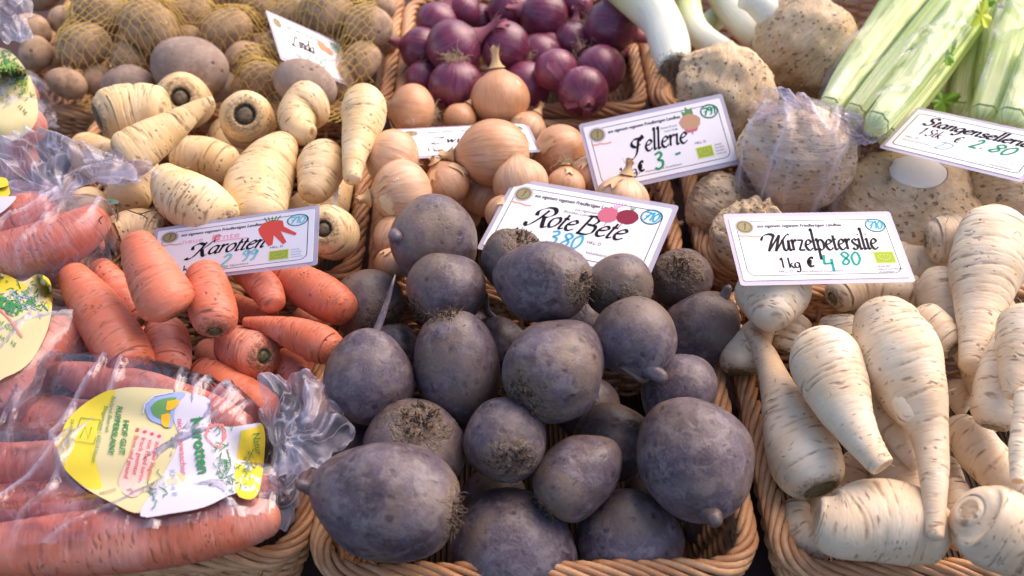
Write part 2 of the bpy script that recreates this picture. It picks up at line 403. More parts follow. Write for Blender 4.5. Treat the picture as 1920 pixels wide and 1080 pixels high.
# ---------------------------------------------------------------- vegetables: specs, settling, meshes
SPECS = []
def cm_axis(theta, tilt):
    a, b = R(theta), R(tilt)
    return unit(math.cos(b)*(math.cos(a)*RT+math.sin(a)*UP) - math.sin(b)*FW)
def blob(kind, cx, cy, r, asp, theta, tilt, z, label, **kw):
    c = at(cx, cy, z/100); d = dep(c); rad = r*d/F_PX; ax = cm_axis(theta, tilt)
    n = 3 if asp > 1.12 else 1
    off = np.linspace(-1, 1, n)*(asp-1)*rad if n > 1 else np.zeros(1)
    P = np.array([c+ax*o for o in off]); rr = np.full(n, rad*(min(asp, 1) if n == 1 else .97))
    SPECS.append(dict(mode='blob', kind=kind, c=c, R=rad, ax=ax, asp=asp, label=label, sp=P, sr=rr, kw=kw))
def root(kind, pts, z, label, **kw):
    """pts: (px, py, r_px[, dz_cm]) from crown to tip; z: cm of the first .. last point"""
    z0, z1 = (z if isinstance(z, (tuple, list)) else (z, z))
    n = len(pts); P = []; rr = []
    for i, p in enumerate(pts):
        zz = z0+(z1-z0)*i/max(1, n-1)+(p[3] if len(p) > 3 else 0)
        q = at(p[0], p[1], zz/100); P.append(q); rr.append(p[2]*dep(q)/F_PX)
    P = np.array(P); rr = np.array(rr)
    k = max(5, 3*n)
    SP = catmull(np.column_stack([P, rr]), k)
    SPECS.append(dict(mode='root', kind=kind, P=P, r=rr, label=label, sp=SP[:, :3], sr=np.maximum(SP[:, 3], .002)*.97, kw=kw))

def settle(iters=90):
    """move each item a little along its own sight line until piled things touch instead of cutting into each other"""
    q, r, idx = [], [], []
    for i, s in enumerate(SPECS):
        rel = s['sp']-CAM
        q.append(np.column_stack([rel@RT, rel@UP, rel@FW])); r.append(s['sr']); idx += [i]*len(s['sr'])
    q = np.vstack(q); r = np.concatenate(r); idx = np.array(idx); n = len(SPECS)
    uv = q[:, :2]/q[:, 2:3]; ur = r/q[:, 2]
    D = np.linalg.norm(uv[:, None]-uv[None], axis=2); ov = (D < (ur[:, None]+ur[None])*.97) & (idx[:, None] < idx[None])
    A, B = np.nonzero(ov)
    dd = q[B, 2]-q[A, 2]
    sgn = np.zeros((n, n)); np.add.at(sgn, (idx[A], idx[B]), dd)
    for (a, b) in FORCE:          # (front, back) by tag
        ia = [i for i, s in enumerate(SPECS) if s['kw'].get('id') == a][0]
        ib = [i for i, s in enumerate(SPECS) if s['kw'].get('id') == b][0]
        lo, hi = min(ia, ib), max(ia, ib); sgn[lo, hi] = 1 if ia == lo else -1
    sg = np.where(sgn[idx[A], idx[B]] >= 0, 1.0, -1.0)
    sc = np.ones(n); fixed = np.array([s['kw'].get('heavy', 1.0) for s in SPECS])
    for it in range(iters):
        qa = q[A]*sc[idx[A]][:, None]; qb = q[B]*sc[idx[B]][:, None]
        RR = (r[A]*sc[idx[A]]+r[B]*sc[idx[B]])*.94
        lat = np.linalg.norm(qa[:, :2]-qb[:, :2], axis=1)
        need = np.sqrt(np.maximum(0, RR**2-lat**2)) - sg*(qb[:, 2]-qa[:, 2])
        need = np.where(lat < RR, np.maximum(0, need), 0)
        fwd = np.zeros(n); back = np.zeros(n)
        ia = np.where(sg > 0, idx[A], idx[B]); ib = np.where(sg > 0, idx[B], idx[A])
        np.maximum.at(fwd, ia, need); np.maximum.at(back, ib, need)
        sc += (back-fwd)*.22*fixed/0.95
        sc += (1-sc)*.012
        sc = np.clip(sc, .90, 1.10)
    for i, s in enumerate(SPECS): s['s'] = float(sc[i])
FORCE = []

def grid_faces(n, k, base=0, close=True):
    i = np.arange(n-1)[:, None]; j = np.arange(k if close else k-1)[None, :]; j2 = (j+1) % k
    return np.stack([i*k+j+0*j, i*k+j2, (i+1)*k+j2, (i+1)*k+j], -1).reshape(-1, 4)+base

def tuft(c, nrm, spread, n, length, th, rng, mat, name, parent, curl=1.0, droop=0.0, seg=5, k=3):
    mb = MB(); nrm = unit(nrm); a = unit(np.cross(nrm, [0.3, 0.2, 1])); b = np.cross(nrm, a)
    for _ in range(n):
        ph = rng.uniform(0, 6.28); rr = spread*math.sqrt(rng.uniform(0, 1))
        p = c+rr*(math.cos(ph)*a+math.sin(ph)*b)
        d = unit(nrm+(math.cos(ph)*a+math.sin(ph)*b)*rng.uniform(.1, 1.1)*(rr/spread+.3)); L = length*rng.uniform(.4, 1.15)
        P = [p]; 
        for s_ in range(seg):
            d = unit(d+rng.normal(size=3)*.33*curl+np.array([0, 0, -droop])); P.append(P[-1]+d*L/seg)
        V, F = tube(catmull(P, seg*2+1), np.linspace(th, th*.45, seg*2+1)*rng.uniform(.7, 1.2), k, False); mb.add(V, F)
    o = mb.build(name, mat, parent)
    if o is not None: o['kind'] = 'stuff'
    return o

GEOM = {}      # id -> (V, F) of built bodies, world space, for draping
def build_blob(s, seed):
    rng = np.random.default_rng(seed); kd = s['kind']; f = s['s']; kw = s['kw']
    c = CAM+(s['c']-CAM)*f; Rr = s['R']*f; ax = s['ax']; asp = s['asp']
    a = unit(np.cross(ax, FW)) if abs(np.dot(ax, FW)) < .98 else unit(np.cross(ax, RT)); b = np.cross(ax, a)
    small = Rr < .012
    nr, k = (26, 30) if small else ((44, 56) if kd in ('beet', 'celeriac') else (34, 44))
    ph = np.linspace(0.02, math.pi-.02, nr); 
    if kd in ('beet', 'onion'): ph = math.pi*(0.5-0.5*np.cos(np.linspace(0.04, math.pi-.04, nr)))*.45+ph*.55
    an = np.arange(k)*2*math.pi/k
    z = np.cos(ph)*asp; rho = np.sin(ph)
    cr = np.exp(-(ph/.5)**2); tp = np.zeros(nr)
    if kd == 'beet':
        rho = np.sin(ph)**rng.uniform(.8, 1.0)*(1-rng.uniform(.0, .10)*(asp < 1.15)*np.clip(-np.cos(ph), 0, 1)); z = np.where(z < 0, z*(1+.13*np.abs(np.cos(ph))**5), z*(1-.07*np.cos(ph)**6))
        cr = np.exp(-(ph/kw.get('crust', .62))**2.2)
    if kd in ('red', 'yellow'):
        z = z*(1+0.0)+ .20*np.exp(-(rho/.26)**2)*(np.cos(ph) > 0) - 0.0
        z += .05*np.exp(-(rho/.16)**2)*(np.cos(ph) < 0)
        cr = np.exp(-(ph/.36)**2)+.9*np.exp(-((math.pi-ph)/.20)**2)
    if kd == 'celeriac' and kw.get('cut'):
        h = kw['cut']; zc = asp*h
        tp = (z > zc-.03).astype(float)*(rho < math.sqrt(1-h*h)*.9); z = np.minimum(z, zc)
    Z, A = np.meshgrid(z, an, indexing='ij'); RH = np.repeat(rho[:, None], k, 1)
    L = np.stack([RH*np.cos(A), RH*np.sin(A), Z], -1).reshape(-1, 3)
    lump = {'beet': .078, 'red': .012, 'yellow': .014, 'potato': .07, 'celeriac': .12}[kd]*kw.get('lump', 1.0)
    U = L/(np.linalg.norm(L, axis=1)[:, None]+1e-9)
    disp = waves(U, rng, .35, 6)*lump*1.6+waves(U, rng, .8, 6)*lump*.8
    crf = np.repeat(cr, k); 
    if kd == 'beet':
        rip = np.sin(np.repeat(ph, k)*46+waves(U, rng, 1.0, 3)*2)*.010
        disp -= .022*np.exp(-(np.abs(waves(U, rng, 1.6, 5))/.06)**2)*(waves(U, rng, .7, 4) > .1)
        disp += crf*(rip+waves(U, rng, 6, 8)*.032+waves(U, rng, 2.6, 6)*.03)
    if kd == 'celeriac': disp += (waves(U, rng, 1.3, 6)*.07+waves(U, rng, 2.4, 8)*.06-np.abs(waves(U, rng, 3.6, 6))*.10)*(1-np.repeat(tp, k))
    if kw.get('knobs'):
        t_ = np.exp(-(np.repeat(ph, k)/.8)**2); disp += t_*np.abs(waves(U, rng, 2.8, 6))*.55
    tpf = np.repeat(tp, k)
    disp = disp*(1-tpf*.95)
    L = L*(1+disp)[:, None]
    sq = kw.get('squash', (1, 1)); L[:, 0] *= sq[0]; L[:, 1] *= sq[1]
    if kw.get('box'):
        L[:, 0] = np.sign(L[:, 0])*np.abs(L[:, 0])**.8; L[:, 1] = np.sign(L[:, 1])*np.abs(L[:, 1])**.85
    L *= Rr
    V = c+L[:, :1]*a+L[:, 1:2]*b+L[:, 2:]*ax
    n0 = len(V)
    V = np.vstack([V, V[:k].mean(0), V[(nr-1)*k:].mean(0)])
    sc = np.vstack([L, L[:k].mean(0), L[(nr-1)*k:].mean(0)])
    F = [tuple(x) for x in grid_faces(nr, k)]
    F += [(n0, (j+1) % k, j) for j in range(k)]+[(n0+1, (nr-1)*k+j, (nr-1)*k+(j+1) % k) for j in range(k)]
    F = [f_[::-1] for f_ in F]
    ext = lambda arr, e0, e1: np.concatenate([arr, [e0, e1]])
    at_ = dict(sc=sc, cr=ext(crf, crf[0], crf[-1]), tp=ext(tpf, tpf[0], 0.0),
               av=np.vstack([np.column_stack([np.tile(np.cos(an), nr), np.tile(np.sin(an), nr), np.repeat(ph, k)*.12]), [[0, 0, 0], [0, 0, .4]]]))
    mat = M[kw.get('mat', kd)]
    info = CAT[kd]
    name = kw.get('name', info[0])
    if kd in ('red', 'yellow') and 'neck' not in kw and rng.random() < .8: kw['neck'] = rng.uniform(.22, .5)
    if kd in ('red', 'yellow') and 'hair' not in kw and rng.random() < .5: kw['hair'] = rng.uniform(.2, .4)
    extras = kw.get('tail') or kw.get('stub') or kw.get('hair') or kw.get('neck') or (kd == 'beet' and kw.get('stubs', 1)) or kw.get('stem')
    if extras:
        top = empty(name, c); par = top
        body = mesh_obj('body', V, F, mat, par, at_, origin=c)
    else:
        top = body = mesh_obj(name, V, F, mat, None, at_, origin=c); par = None
    tag(top, s['label'], info[1], info[2])
    GEOM[kw.get('id') or ('v%d' % seed)] = (V, F)
    crown = V[:k].mean(0); tip = V[(nr-1)*k:(nr)*k].mean(0)
    if kd == 'beet' and kw.get('stubs', 1) and extras:
        tuft(crown-ax*Rr*.03, ax, Rr*.36, 46, Rr*.20, Rr*.024, rng, M['beet_dark'], 'leaf_stubs', par, 1.3, 0, 3, 4)
        if rng.random() < .8: tuft(crown-ax*Rr*.10, ax, Rr*.42, 24, Rr*.12, Rr*.006, rng, M['root_hair_dark'], 'fine_roots', par, 1.8, 0.1, 4, 3)
    if kw.get('stub'):
        ln_, rf = kw['stub']; sd = rng.normal(size=3)*.05
        P = catmull([tip+ax*Rr*.35, tip+ax*Rr*.05, tip-ax*Rr*ln_*.5+sd*Rr, tip-ax*Rr*ln_+sd*Rr*2], 14); rad = Rr*rf*np.array([1.5, 1.5, 1.45, 1.4, 1.25, 1.08, 1, .95, .9, .86, .82, .74, .55, .2])
        V2, F2 = tube(P, rad, 14); mesh_obj('taproot', V2, F2, M['beet'], par, dict(sc=V2-c, cr=np.zeros(len(V2)), tp=np.zeros(len(V2))), origin=P[0])
    if kw.get('tail'):
        P = [tip+ax*Rr*.30, tip+ax*Rr*.04]; d = dep(tip)+kw.get('tdz', 0)/100
        for (px, py) in kw['tail'][:-1]: P.append(at_depth(px, py, d*1.0)); d += kw.get('tdd', 0)/100
        r0 = kw['tail'][-1]*dep(tip)/F_PX
        P = catmull(P, 14); rad = r0*(np.linspace(1, .0, 14)**.8*.75+.25); rad[-1] *= .4; rad[-2] *= .8
        V2, F2 = tube(P, rad, 10); mesh_obj('taproot', V2, F2, M['beet'], par, dict(sc=V2-c, cr=np.zeros(len(V2)), tp=np.zeros(len(V2))), origin=P[0])
    if kw.get('neck'):
        L_ = kw['neck']*Rr; cc = M['neck_red'] if kd == 'red' else M['neck_yellow']
        mb = MB(); kk = 14
        hh = np.array([-.25, 0, .3, .6, .85, 1.0]); rd = np.array([.30, .20, .13, .11, .13, .16])*Rr
        Vn = []
        bend = rng.normal(size=3)*.25
        for i, h in enumerate(hh):
            cen = crown+ax*h*L_+bend*L_*max(0, h)**2*.6
            for j in range(kk):
                t = 2*math.pi*j/kk; rr = rd[i]*(1+.28*math.sin(3*t+seed)*(i/5)+.18*math.sin(7*t)*(i/5)); up_ = ax*L_*.22*math.sin(5*t+seed)*(1 if i == 5 else 0)
                Vn.append(cen+rr*(math.cos(t)*a+math.sin(t)*b)+up_)
        mb.add(Vn, [tuple(x) for x in grid_faces(6, kk)]); mb.build('neck', cc, par, True, origin=crown)
        tuft(crown+ax*L_*.5, ax, Rr*.1, 12, L_*.7, Rr*.012, rng, cc, 'neck_fibres', par, .8, 0, 4, 3)
    if kd in ('red', 'yellow') and rng.random() < .75:
        for _q in range(int(rng.integers(1, 3))):        # a loose flake of outer skin
            a0 = rng.uniform(0, 6.28); wd = rng.uniform(.35, .8); p0 = rng.uniform(.25, .8); p1 = p0+rng.uniform(.5, 1.0); nn_, kk = 9, 10; Vf = []
            for i in range(nn_):
                for j in range(kk):
                    u_, v_ = i/(nn_-1), j/(kk-1); pp = p0+(p1-p0)*u_*(1+.12*math.sin(9*v_+a0)); aa = a0+wd*(v_-.5)*(1-.35*u_+.1*math.sin(8*u_))
                    lift = 1.03+.10*max(0, abs(v_-.5)*2-.55)*u_+.06*u_**3; Vf.append(c+Rr*lift*(math.sin(pp)*(math.cos(aa)*a+math.sin(aa)*b)+math.cos(pp)*asp*ax))
            o_ = mesh_obj('loose_skin', Vf, grid_faces(nn_, kk, 0, False), M['flake_red' if kd == 'red' else 'flake_yellow'], par, None, True, c) if par else None
    if kw.get('hair'):
        pole = tip if kw.get('hair_at', 'tip') == 'tip' else crown; nn = -ax if kw.get('hair_at', 'tip') == 'tip' else ax
        tuft(pole-nn*Rr*.03, nn, Rr*.18, int(46*kw.get('hn', 1)), Rr*kw['hair'], Rr*.013, rng, M['root_hair'], 'root_tuft', par, 1.9, .12, 6, 3)
    if kw.get('stem'):
        P = [crown-ax*Rr*.1, crown+ax*Rr*.35, crown+ax*Rr*.6+a*Rr*.1]
        V2, F2 = tube(catmull(P, 8), np.linspace(.30, .24, 8)*Rr, 14); mesh_obj('leaf_stem', V2, F2, M['leek'], par, dict(sc=V2-crown, tt=np.zeros(len(V2)), av=(V2-crown)*30, cr=np.zeros(len(V2)), tp=np.zeros(len(V2))), origin=crown)
    return top

def build_root(s, seed):
    rng = np.random.default_rng(seed); kd = s['kind']; f = s['s']; kw = s['kw']
    P = CAM+(s['P']-CAM)*f; r = s['r']*f
    Q = catmull(np.column_stack([P, r]), 200)
    wob = {'leek': 0, 'celery': 0, 'carrot': .03}.get(kd, .07); tq = np.linspace(0, 1, 200)[:, None]; wob *= min(1.0, np.linalg.norm(np.diff(P, axis=0), axis=1).sum()/(9*r.max()))**1.5
    for fq in (1.3, 2.7, 4.9): Q[:, :3] += np.sin(tq*fq*6.28+rng.uniform(0, 6.28))*rng.normal(size=3)*r.mean()*wob/fq; Q[:, 3] *= 1+.18*wob*np.sin(tq[:, 0]*fq*9+rng.uniform(0, 6.28))
    L_ = np.concatenate([[0], np.cumsum(np.linalg.norm(np.diff(Q[:, :3], axis=0), axis=1))]); L = L_[-1]
    nb = int(np.clip(L/(.0013 if kd in ('parsley', 'parsnip', 'carrot') else .0022), 20, 130)); k = 40 if r.max() > .010 else 24
    lin = kd in ('leek', 'celery')
    ra = min(.62*r[0], L*.3) if not kw.get('flat0') else .12*r[0]; rb = min((.6 if kw.get('flat1') is None else .12)*r[-1], L*.3)
    ss = np.unique(np.concatenate([ra*(1-np.cos(np.linspace(0, math.pi/2, 8))), np.linspace(ra, L-rb, nb), L-rb*(1-np.cos(np.linspace(0, math.pi/2, 7)))]))
    C_ = np.stack([np.interp(ss, L_, Q[:, i]) for i in range(4)], 1); rad = C_[:, 3].copy()
    g = np.ones(len(ss)); h = cs = kw.get('scar', .45); h = ss < ra; g[h] = cs+(1-cs)*np.sqrt(np.maximum(0, 1-(1-ss[h]/ra)**2)); 
    if kw.get('flat0'): g[h] = .88+.12*np.sqrt(np.maximum(0, 1-(1-ss[h]/ra)**2))
    e = ss > L-rb; w_ = (ss[e]-(L-rb))/rb; base = .05 if kw.get('flat1') is None else .88
    g[e] = base+(1-base)*np.sqrt(np.maximum(0, 1-w_**2)); rad = rad*g
    T, N, B = frames(C_[:, :3])
    rings = [(C_[i, :3], T[i], N[i], B[i], rad[i], ss[i], 0.0, 0.0) for i in range(len(ss))]
    # crown: a dimple with the cut leaf stub in it
    c0, T0, N0, B0, r0 = C_[0, :3], T[0], N[0], B[0], r[0]; pre = []
    rr0 = rad[0]
    if kd in ('carrot', 'parsnip', 'parsley') and not kw.get('flat0'):
        dp = kw.get('dimple', .16)
        for (rf, dz) in ((0.0, -.02), (.35, -.03), (.60, .02), (.72, dp), (.86, dp*.9)):
            pre.append((c0+T0*dz*r0, T0, N0, B0, max(rr0*rf, 1e-5), 0.0, 1.0, 0.0))
    else:
        pre.append((c0, T0, N0, B0, 1e-5, 0.0, 0.0, 1.0)); pre.append((c0, T0, N0, B0, rr0*.93, 0.0, 0.0, 1.0))
    post = []
    cN, TN, NN, BN = C_[-1, :3], T[-1], N[-1], B[-1]
    fl = 1.0 if kw.get('flat1') else 0.0
    post.append((cN-TN*.03*r[-1]*fl, TN, NN, BN, rad[-1]*.8, L, 0, fl)); post.append((cN-TN*.04*r[-1]*fl, TN, NN, BN, 1e-5, L, 0, fl))
    rings = pre+rings+post; n = len(rings); an = np.arange(k)*2*math.pi/k; ca, sa = np.cos(an), np.sin(an)
    cen = np.array([x[0] for x in rings]); NNv = np.array([x[2] for x in rings]); BBv = np.array([x[3] for x in rings])
    rd = np.array([x[4] for x in rings]); sv = np.array([x[5] for x in rings]); cr = np.array([x[6] for x in rings]); tp = np.array([x[7] for x in rings])
    if kd in ('carrot', 'parsnip', 'parsley'):
        near = np.exp(-(sv/(.30*r0))**2)*.42; cr = np.maximum(cr, near*(cr == 0)) if not kw.get('flat0') else cr
    RD = np.repeat(rd[:, None], k, 1); SV = np.repeat(sv[:, None], k, 1)
    U = np.stack([np.tile(ca, (n, 1)), np.tile(sa, (n, 1)), SV/max(r.max(), .004)*.5], -1).reshape(-1, 3)
    lump = dict(carrot=.03, parsnip=.045, parsley=.06, leek=.015, celery=.03)[kd]*kw.get('lump', 1)
    GR = np.zeros((n, k))
    d = (waves(U, rng, .3, 6)*lump*1.5+waves(U, rng, .9, 6)*lump*.6).reshape(n, k)
    if kd in ('carrot', 'parsnip', 'parsley'):
        amp = {'carrot': .026, 'parsnip': .030, 'parsley': .026}[kd]*kw.get('groove', 1)
        for _ in range(int(10+L/.0055)):
            s_k = rng.uniform(0, L); a_k = rng.uniform(0, 6.28); wd = rng.uniform(.0008, .0015); rc = rng.uniform(.2, .9); st_ = rng.uniform(.4, 1.3)
            g_ = np.exp(-((SV-s_k-.0016*np.sin(an-a_k)[None, :]-.0008*np.sin(3*an+a_k)[None, :])/wd)**2)*np.clip((np.cos(an-a_k)-rc)/(1-rc), 0, 1)[None, :]**.5*st_
            d -= amp*g_; GR = np.maximum(GR, g_)
    if kd == 'celery':      # a U-shaped ribbed stalk
        d += .05*np.sign(np.sin(9*an))[None, :]*(np.cos(an) > -.2)[None, :]-.42*np.exp(-((np.abs(an-math.pi))/.8)**2)[None, :]
    RD = RD*(1+d)
    V = (cen[:, None]+RD[..., None]*(ca[None, :, None]*NNv[:, None]+sa[None, :, None]*BBv[:, None])).reshape(-1, 3)
    F = [tuple(x) for x in grid_faces(n, k)]
    tt = SV.ravel()/L
    at_ = dict(sc=np.column_stack([(RD*ca[None]).ravel(), (RD*sa[None]).ravel(), SV.ravel()]), cr=np.repeat(cr, k), tp=np.repeat(tp, k), tt=tt, gr=GR.ravel(),
               av=np.column_stack([np.tile(ca, n), np.tile(sa, n), tt*.5]))
    info = CAT[kd]; org = cen[n//2]; name = kw.get('name', info[0])
    if kd in ('parsley', 'parsnip') and 'hairs' not in kw and L > .05: kw['hairs'] = int(rng.integers(2, 9))
    extras = kw.get('fork') or kw.get('hair') or kw.get('hairs')
    if extras:
        top = empty(name, org); par = top; mesh_obj('body', V, F, M[kw.get('mat', kd)], par, at_, origin=org)
    else:
        top = mesh_obj(name, V, F, M[kw.get('mat', kd)], None, at_, origin=org); par = None
    if not kw.get('sub'): tag(top, s['label'], info[1], info[2])
    GEOM[kw.get('id') or ('v%d' % seed)] = (V, F)
    if kw.get('fork'):
        pts = kw['fork']; q0 = at_depth(pts[0][0], pts[0][1], dep(cen[n//2])); d0 = dep(cen[np.argmin(np.linalg.norm(cen-q0, axis=1))])
        Pf = [at_depth(x, y, d0-dd) for (x, y, _), dd in zip(pts, (0.0, .012, .018))]; rf = [q[2]*d0/F_PX for q in pts]
        Qf = catmull(np.column_stack([Pf, rf]), 20); Qf[-4:, 3] *= [.97, .88, .68, .25]; V2, F2 = tube(Qf[:, :3], Qf[:, 3], 20)
        lc = V2-Qf[0, :3]; mesh_obj('side_root', V2, F2, M[kd], par, dict(sc=lc, cr=np.zeros(len(V2)), tp=np.zeros(len(V2))), origin=Qf[0, :3])
    if kw.get('hair'):
        tuft(cen[5], -T0, r0*.8, int(150*kw.get('hn', 1)), r0*kw['hair'], r0*.018, rng, M['root_hair_dark'], 'root_tuft', par, 2.2, .25, 7, 3)
    if kw.get('hairs'):
        mb = MB()
        for _ in range(kw['hairs']):
            i = rng.integers(8, n-6); a_ = rng.uniform(0, 6.28); dr = unit(NNv[i]*math.cos(a_)+BBv[i]*math.sin(a_)); p = cen[i]+dr*rd[i]*.97
            PP = [p]; dd = dr
            for _s in range(4): dd = unit(dd+rng.normal(size=3)*.5+np.array([0, 0, -.15])); PP.append(PP[-1]+dd*rng.uniform(.001, .003))
            V2, F2 = tube(catmull(PP, 9), np.linspace(.0004, .00015, 9), 3, False); mb.add(V2, F2)
        o = mb.build('side_hairs', M['root_hair'], par); o['kind'] = 'stuff'
    return top
CAT = dict(beet=('beetroot', 'beetroot', 'beetroots piled in the front middle basket'),
           red=('red_onion', 'red onion', 'red onions in the back middle basket'),
           yellow=('yellow_onion', 'onion', 'yellow onions in the middle basket'),
           potato=('potato', 'potato', 'potatoes in the back left basket'),
           celeriac=('celeriac', 'celeriac', 'celeriacs on the right'),
           carrot=('carrot', 'carrot', 'carrots in the front left basket'),
           parsnip=('parsnip', 'parsnip', 'parsnips in the left middle basket'),
           parsley=('root_parsley', 'root parsley', 'root parsleys in the front right basket'),
           leek=('leek', 'leek', 'leeks at the back right'),
           celery=('celery_stalk', 'celery stalk', 'celery stalks in clear bags'))
# ---------------------------------------------------------------- what lies in the baskets (photo pixels, radius in pixels, height in cm)
def B(*a, **k): blob('beet', *a, **k)
B(818,455,86,1.02,-8,-48, 8,'big smooth beetroot at the back left of the pile with a short dark root stub', stub=(.22,.15), stubs=0, squash=(1.06,.92))
B(960,487,62,.95,60,35, 8.2,'earthy brown topped beetroot half hidden behind the wide one under the Rote Bete sign', crust=1.0, id='b_dirty')
B(1022,526,80,1.16,-14,34, 9.5,'wide beetroot crusty on its right, in front of the Rote Bete sign', crust=.72, squash=(.93,1), id='b_wide')
B(1163,540,60,.95,-85,48, 6.5,'beetroot with ringed brown crown facing out below the right part of the Rote Bete sign', crust=.9, id='b_ring')
B(1278,522,56,.95,120,60, 5,'small crusty brown beetroot at the back right corner of the pile', crust=1.05)
B(690,572,72,.98,-40,28, 4.5,'brownish beetroot with a hairy crown at the left edge beside the carrots', crust=.9)
B(835,548,70,1.02,-140,20, 6.5,'second row beetroot with a scuffed lower left crown, above the tall one', crust=.6)
B(694,708,86,1.02,-98,-6, 6,'beetroot with a long straight root pointing up, beside the carrots', tail=[(703,628),(722,578),(741,515),12], stubs=0, tdd=.6, id='b_tail')
B(852,682,81,1.36,100,12, 7.5,'tall upright beetroot standing in the centre left of the pile', crust=.5, id='b_tall')
B(1043,692,94,1.12,-142,40, 8.5,'large central beetroot with a deep rough crown on its lower left', crust=.66, id='b_central')
B(1188,633,75,1.0,118,-32, 7,'round purple beetroot right of centre with a blunt root tip on its lower right', stub=(.26,.20), stubs=0)
B(1312,617,72,1.02,235,-14, 4.5,'boxy creased beetroot at the right edge of the basket', box=1, stub=(.3,.14), stubs=0, lump=1.8)
B(1276,736,78,.80,-28,-4, 5,'flat round beetroot with a thin root curling up to the left', tail=[(1205,712),(1185,700),(1163,688),11], stubs=0, tdz=-2.2, tdd=-.3)
B(1298,858,106,1.06,102,-46, 5,'large purple beetroot at the front right with a pale blunt root tip facing down', stub=(.34,.17), stubs=0, id='b_right')
B(947,826,78,1.0,-62,62, 6,'pale round beetroot in the front centre with concentric rings round its crown', crust=.85, id='b_rings')
B(784,842,94,1.0,82,44, 4,'beetroot with a rough lumpy crown on top, behind the biggest front one', crust=.75)
B(731,942,112,1.18,-8,8, 2.8,'biggest beetroot, lying in the front left corner with a root nub on its left', crust=.5, squash=(1,.96), stub=(.12,.12), id='b_big')
B(1080,897,72,1.28,-142,18, 3.5,'oval beetroot lying slanted in the front centre with scars at its lower left end', crust=.45, stubs=1)
B(1150,830,76,1.05,200,0, -1,'brown beetroot in shadow between the large central and the front right ones', stubs=0)
B(955,1028,112,1.05,150,-20, -2.5,'broad brown beetroot at the front rim, left of the middle', stubs=0)
B(1175,1012,104,.95,30,-30, -2.5,'purple beetroot at the front rim, right of the middle, with a pale patch', stubs=0)
B(634,826,62,1.0,90,0, 1.0,'dark beetroot behind the crumpled plastic neck of the carrot bag', stubs=0)
B(742,648,46,1.0,90,0, 2.0,'beetroot peeping out behind the one with the long upright root', stubs=0)
B(926,650,55,1.0,200,-10, 1.5,'beetroot with a pointed root deep between the tall and the large central ones', tail=[(918,590),(912,545),13], stubs=0)
B(930,935,60,1.0,0,0, -3,'beetroot in deep shadow under the ringed pale one', stubs=0)
B(1105,770,62,1.0,0,0, -4,'beetroot low down in the dark gap right of the large central one', stubs=0)
B(1235,930,60,1.0,0,0, -6,'beetroot low down under the large front right one', stubs=0)
B(1085,606,48,1.05,10,0, 0,'earthy beetroot low in the gap behind the round purple one', stubs=0, mat='beet')
B(1340,1000,50,1.0,0,0, -9,'small beetroot at the bottom of the basket in the front right corner', stubs=0)
B(870,625,50,1.0,0,0, -2,'beetroot hidden low behind the top of the tall one', stubs=0)

def P_(pts, z, label, **k): root('parsley', pts, z, label, **k)
P_([(1538,918,56),(1512,862,69),(1482,800,52),(1452,716,30),(1428,655,20),(1402,618,9)], (3,5), 'root parsley at the left rim, greenish crown at the bottom, thin tip up', scar=.62, dimple=.05, hairs=4, id='p_left')
P_([(1535,628,40),(1548,672,66),(1572,735,60),(1600,795,42),(1632,845,30),(1656,876,24)], (7,6), 'plump root parsley with a cut orange rimmed tip, second from the left rim', flat1=1, scar=.5)
P_([(1655,565,44),(1664,612,66),(1688,672,80),(1720,745,62),(1744,815,36),(1752,900,26),(1752,1010,15)], (8.5,4), 'largest root parsley in the middle of the heap with a stubby side root', fork=[(1690,715,46),(1702,760,32),(1711,800,22)], scar=.5, id='p_main')
P_([(1790,655,30),(1755,625,40),(1712,590,40)], (6,6), 'root parsley with its greenish crown pointing down to the right, behind the largest one', scar=.6)
P_([(1762,512,30),(1765,545,46),(1775,600,44),(1790,645,26)], (6,5.5), 'spotted root parsley just right of the Wurzelpetersilie sign')
P_([(1888,405,50),(1870,440,68),(1852,500,70),(1842,570,50),(1832,640,33),(1822,700,24)], (10,6), 'long thick root parsley hanging down at the upper right', lump=1.4, id='p_long')
P_([(1735,452,30),(1762,450,46),(1810,445,47),(1870,440,40)], (8,8.5), 'white ringed root parsley lying sideways right of the sign')
P_([(1862,802,36),(1872,760,50),(1890,690,52),(1902,620,34)], (4.5,7), 'root parsley near the right edge with a blunt green crown at its lower end', scar=.62, dimple=.05)
P_([(1925,590,50),(1915,650,48),(1903,710,28),(1893,748,10)], (9.5,8), 'root parsley at the right edge with a thin tip over its neighbour')
P_([(1925,730,22),(1912,820,17),(1906,905,13)], (8.5,6.5), 'thin root parsley tail with an orange cut end at the right edge', flat1=1)
P_([(1388,700,38),(1392,672,42),(1412,640,36),(1440,600,20)], (3,5), 'small root parsley at the left rim with its brown crown facing out', scar=.62, dimple=.05)
P_([(1447,524,62),(1448,550,70),(1446,578,52),(1442,608,24)], (6.2,6.6), 'stout root parsley under the left half of the Wurzelpetersilie sign, tip down', hairs=0, id='p_stout')
P_([(1470,660,30),(1484,628,28),(1502,598,23)], (3,4.5), 'root parsley stump with a flat cut tip pointing up near the left rim', flat1=1, id='p_stump')
P_([(1572,592,36),(1576,620,42),(1590,660,36)], (5.5,4), 'root parsley with a dark ring round its crown, behind the plump one', scar=.7)
P_([(1560,560,30),(1610,540,42),(1680,545,44),(1735,560,30)], (5.5,5.5), 'root parsley lying crosswise under the Wurzelpetersilie sign', hairs=0)
P_([(1532,972,40),(1572,984,62),(1640,975,74),(1705,985,70),(1748,1000,58),(1785,1010,36)], (3.2,2.6), 'very pale pitted root parsley lying along the front rim', flat0=1, groove=.6, lump=2.0, hairs=2)
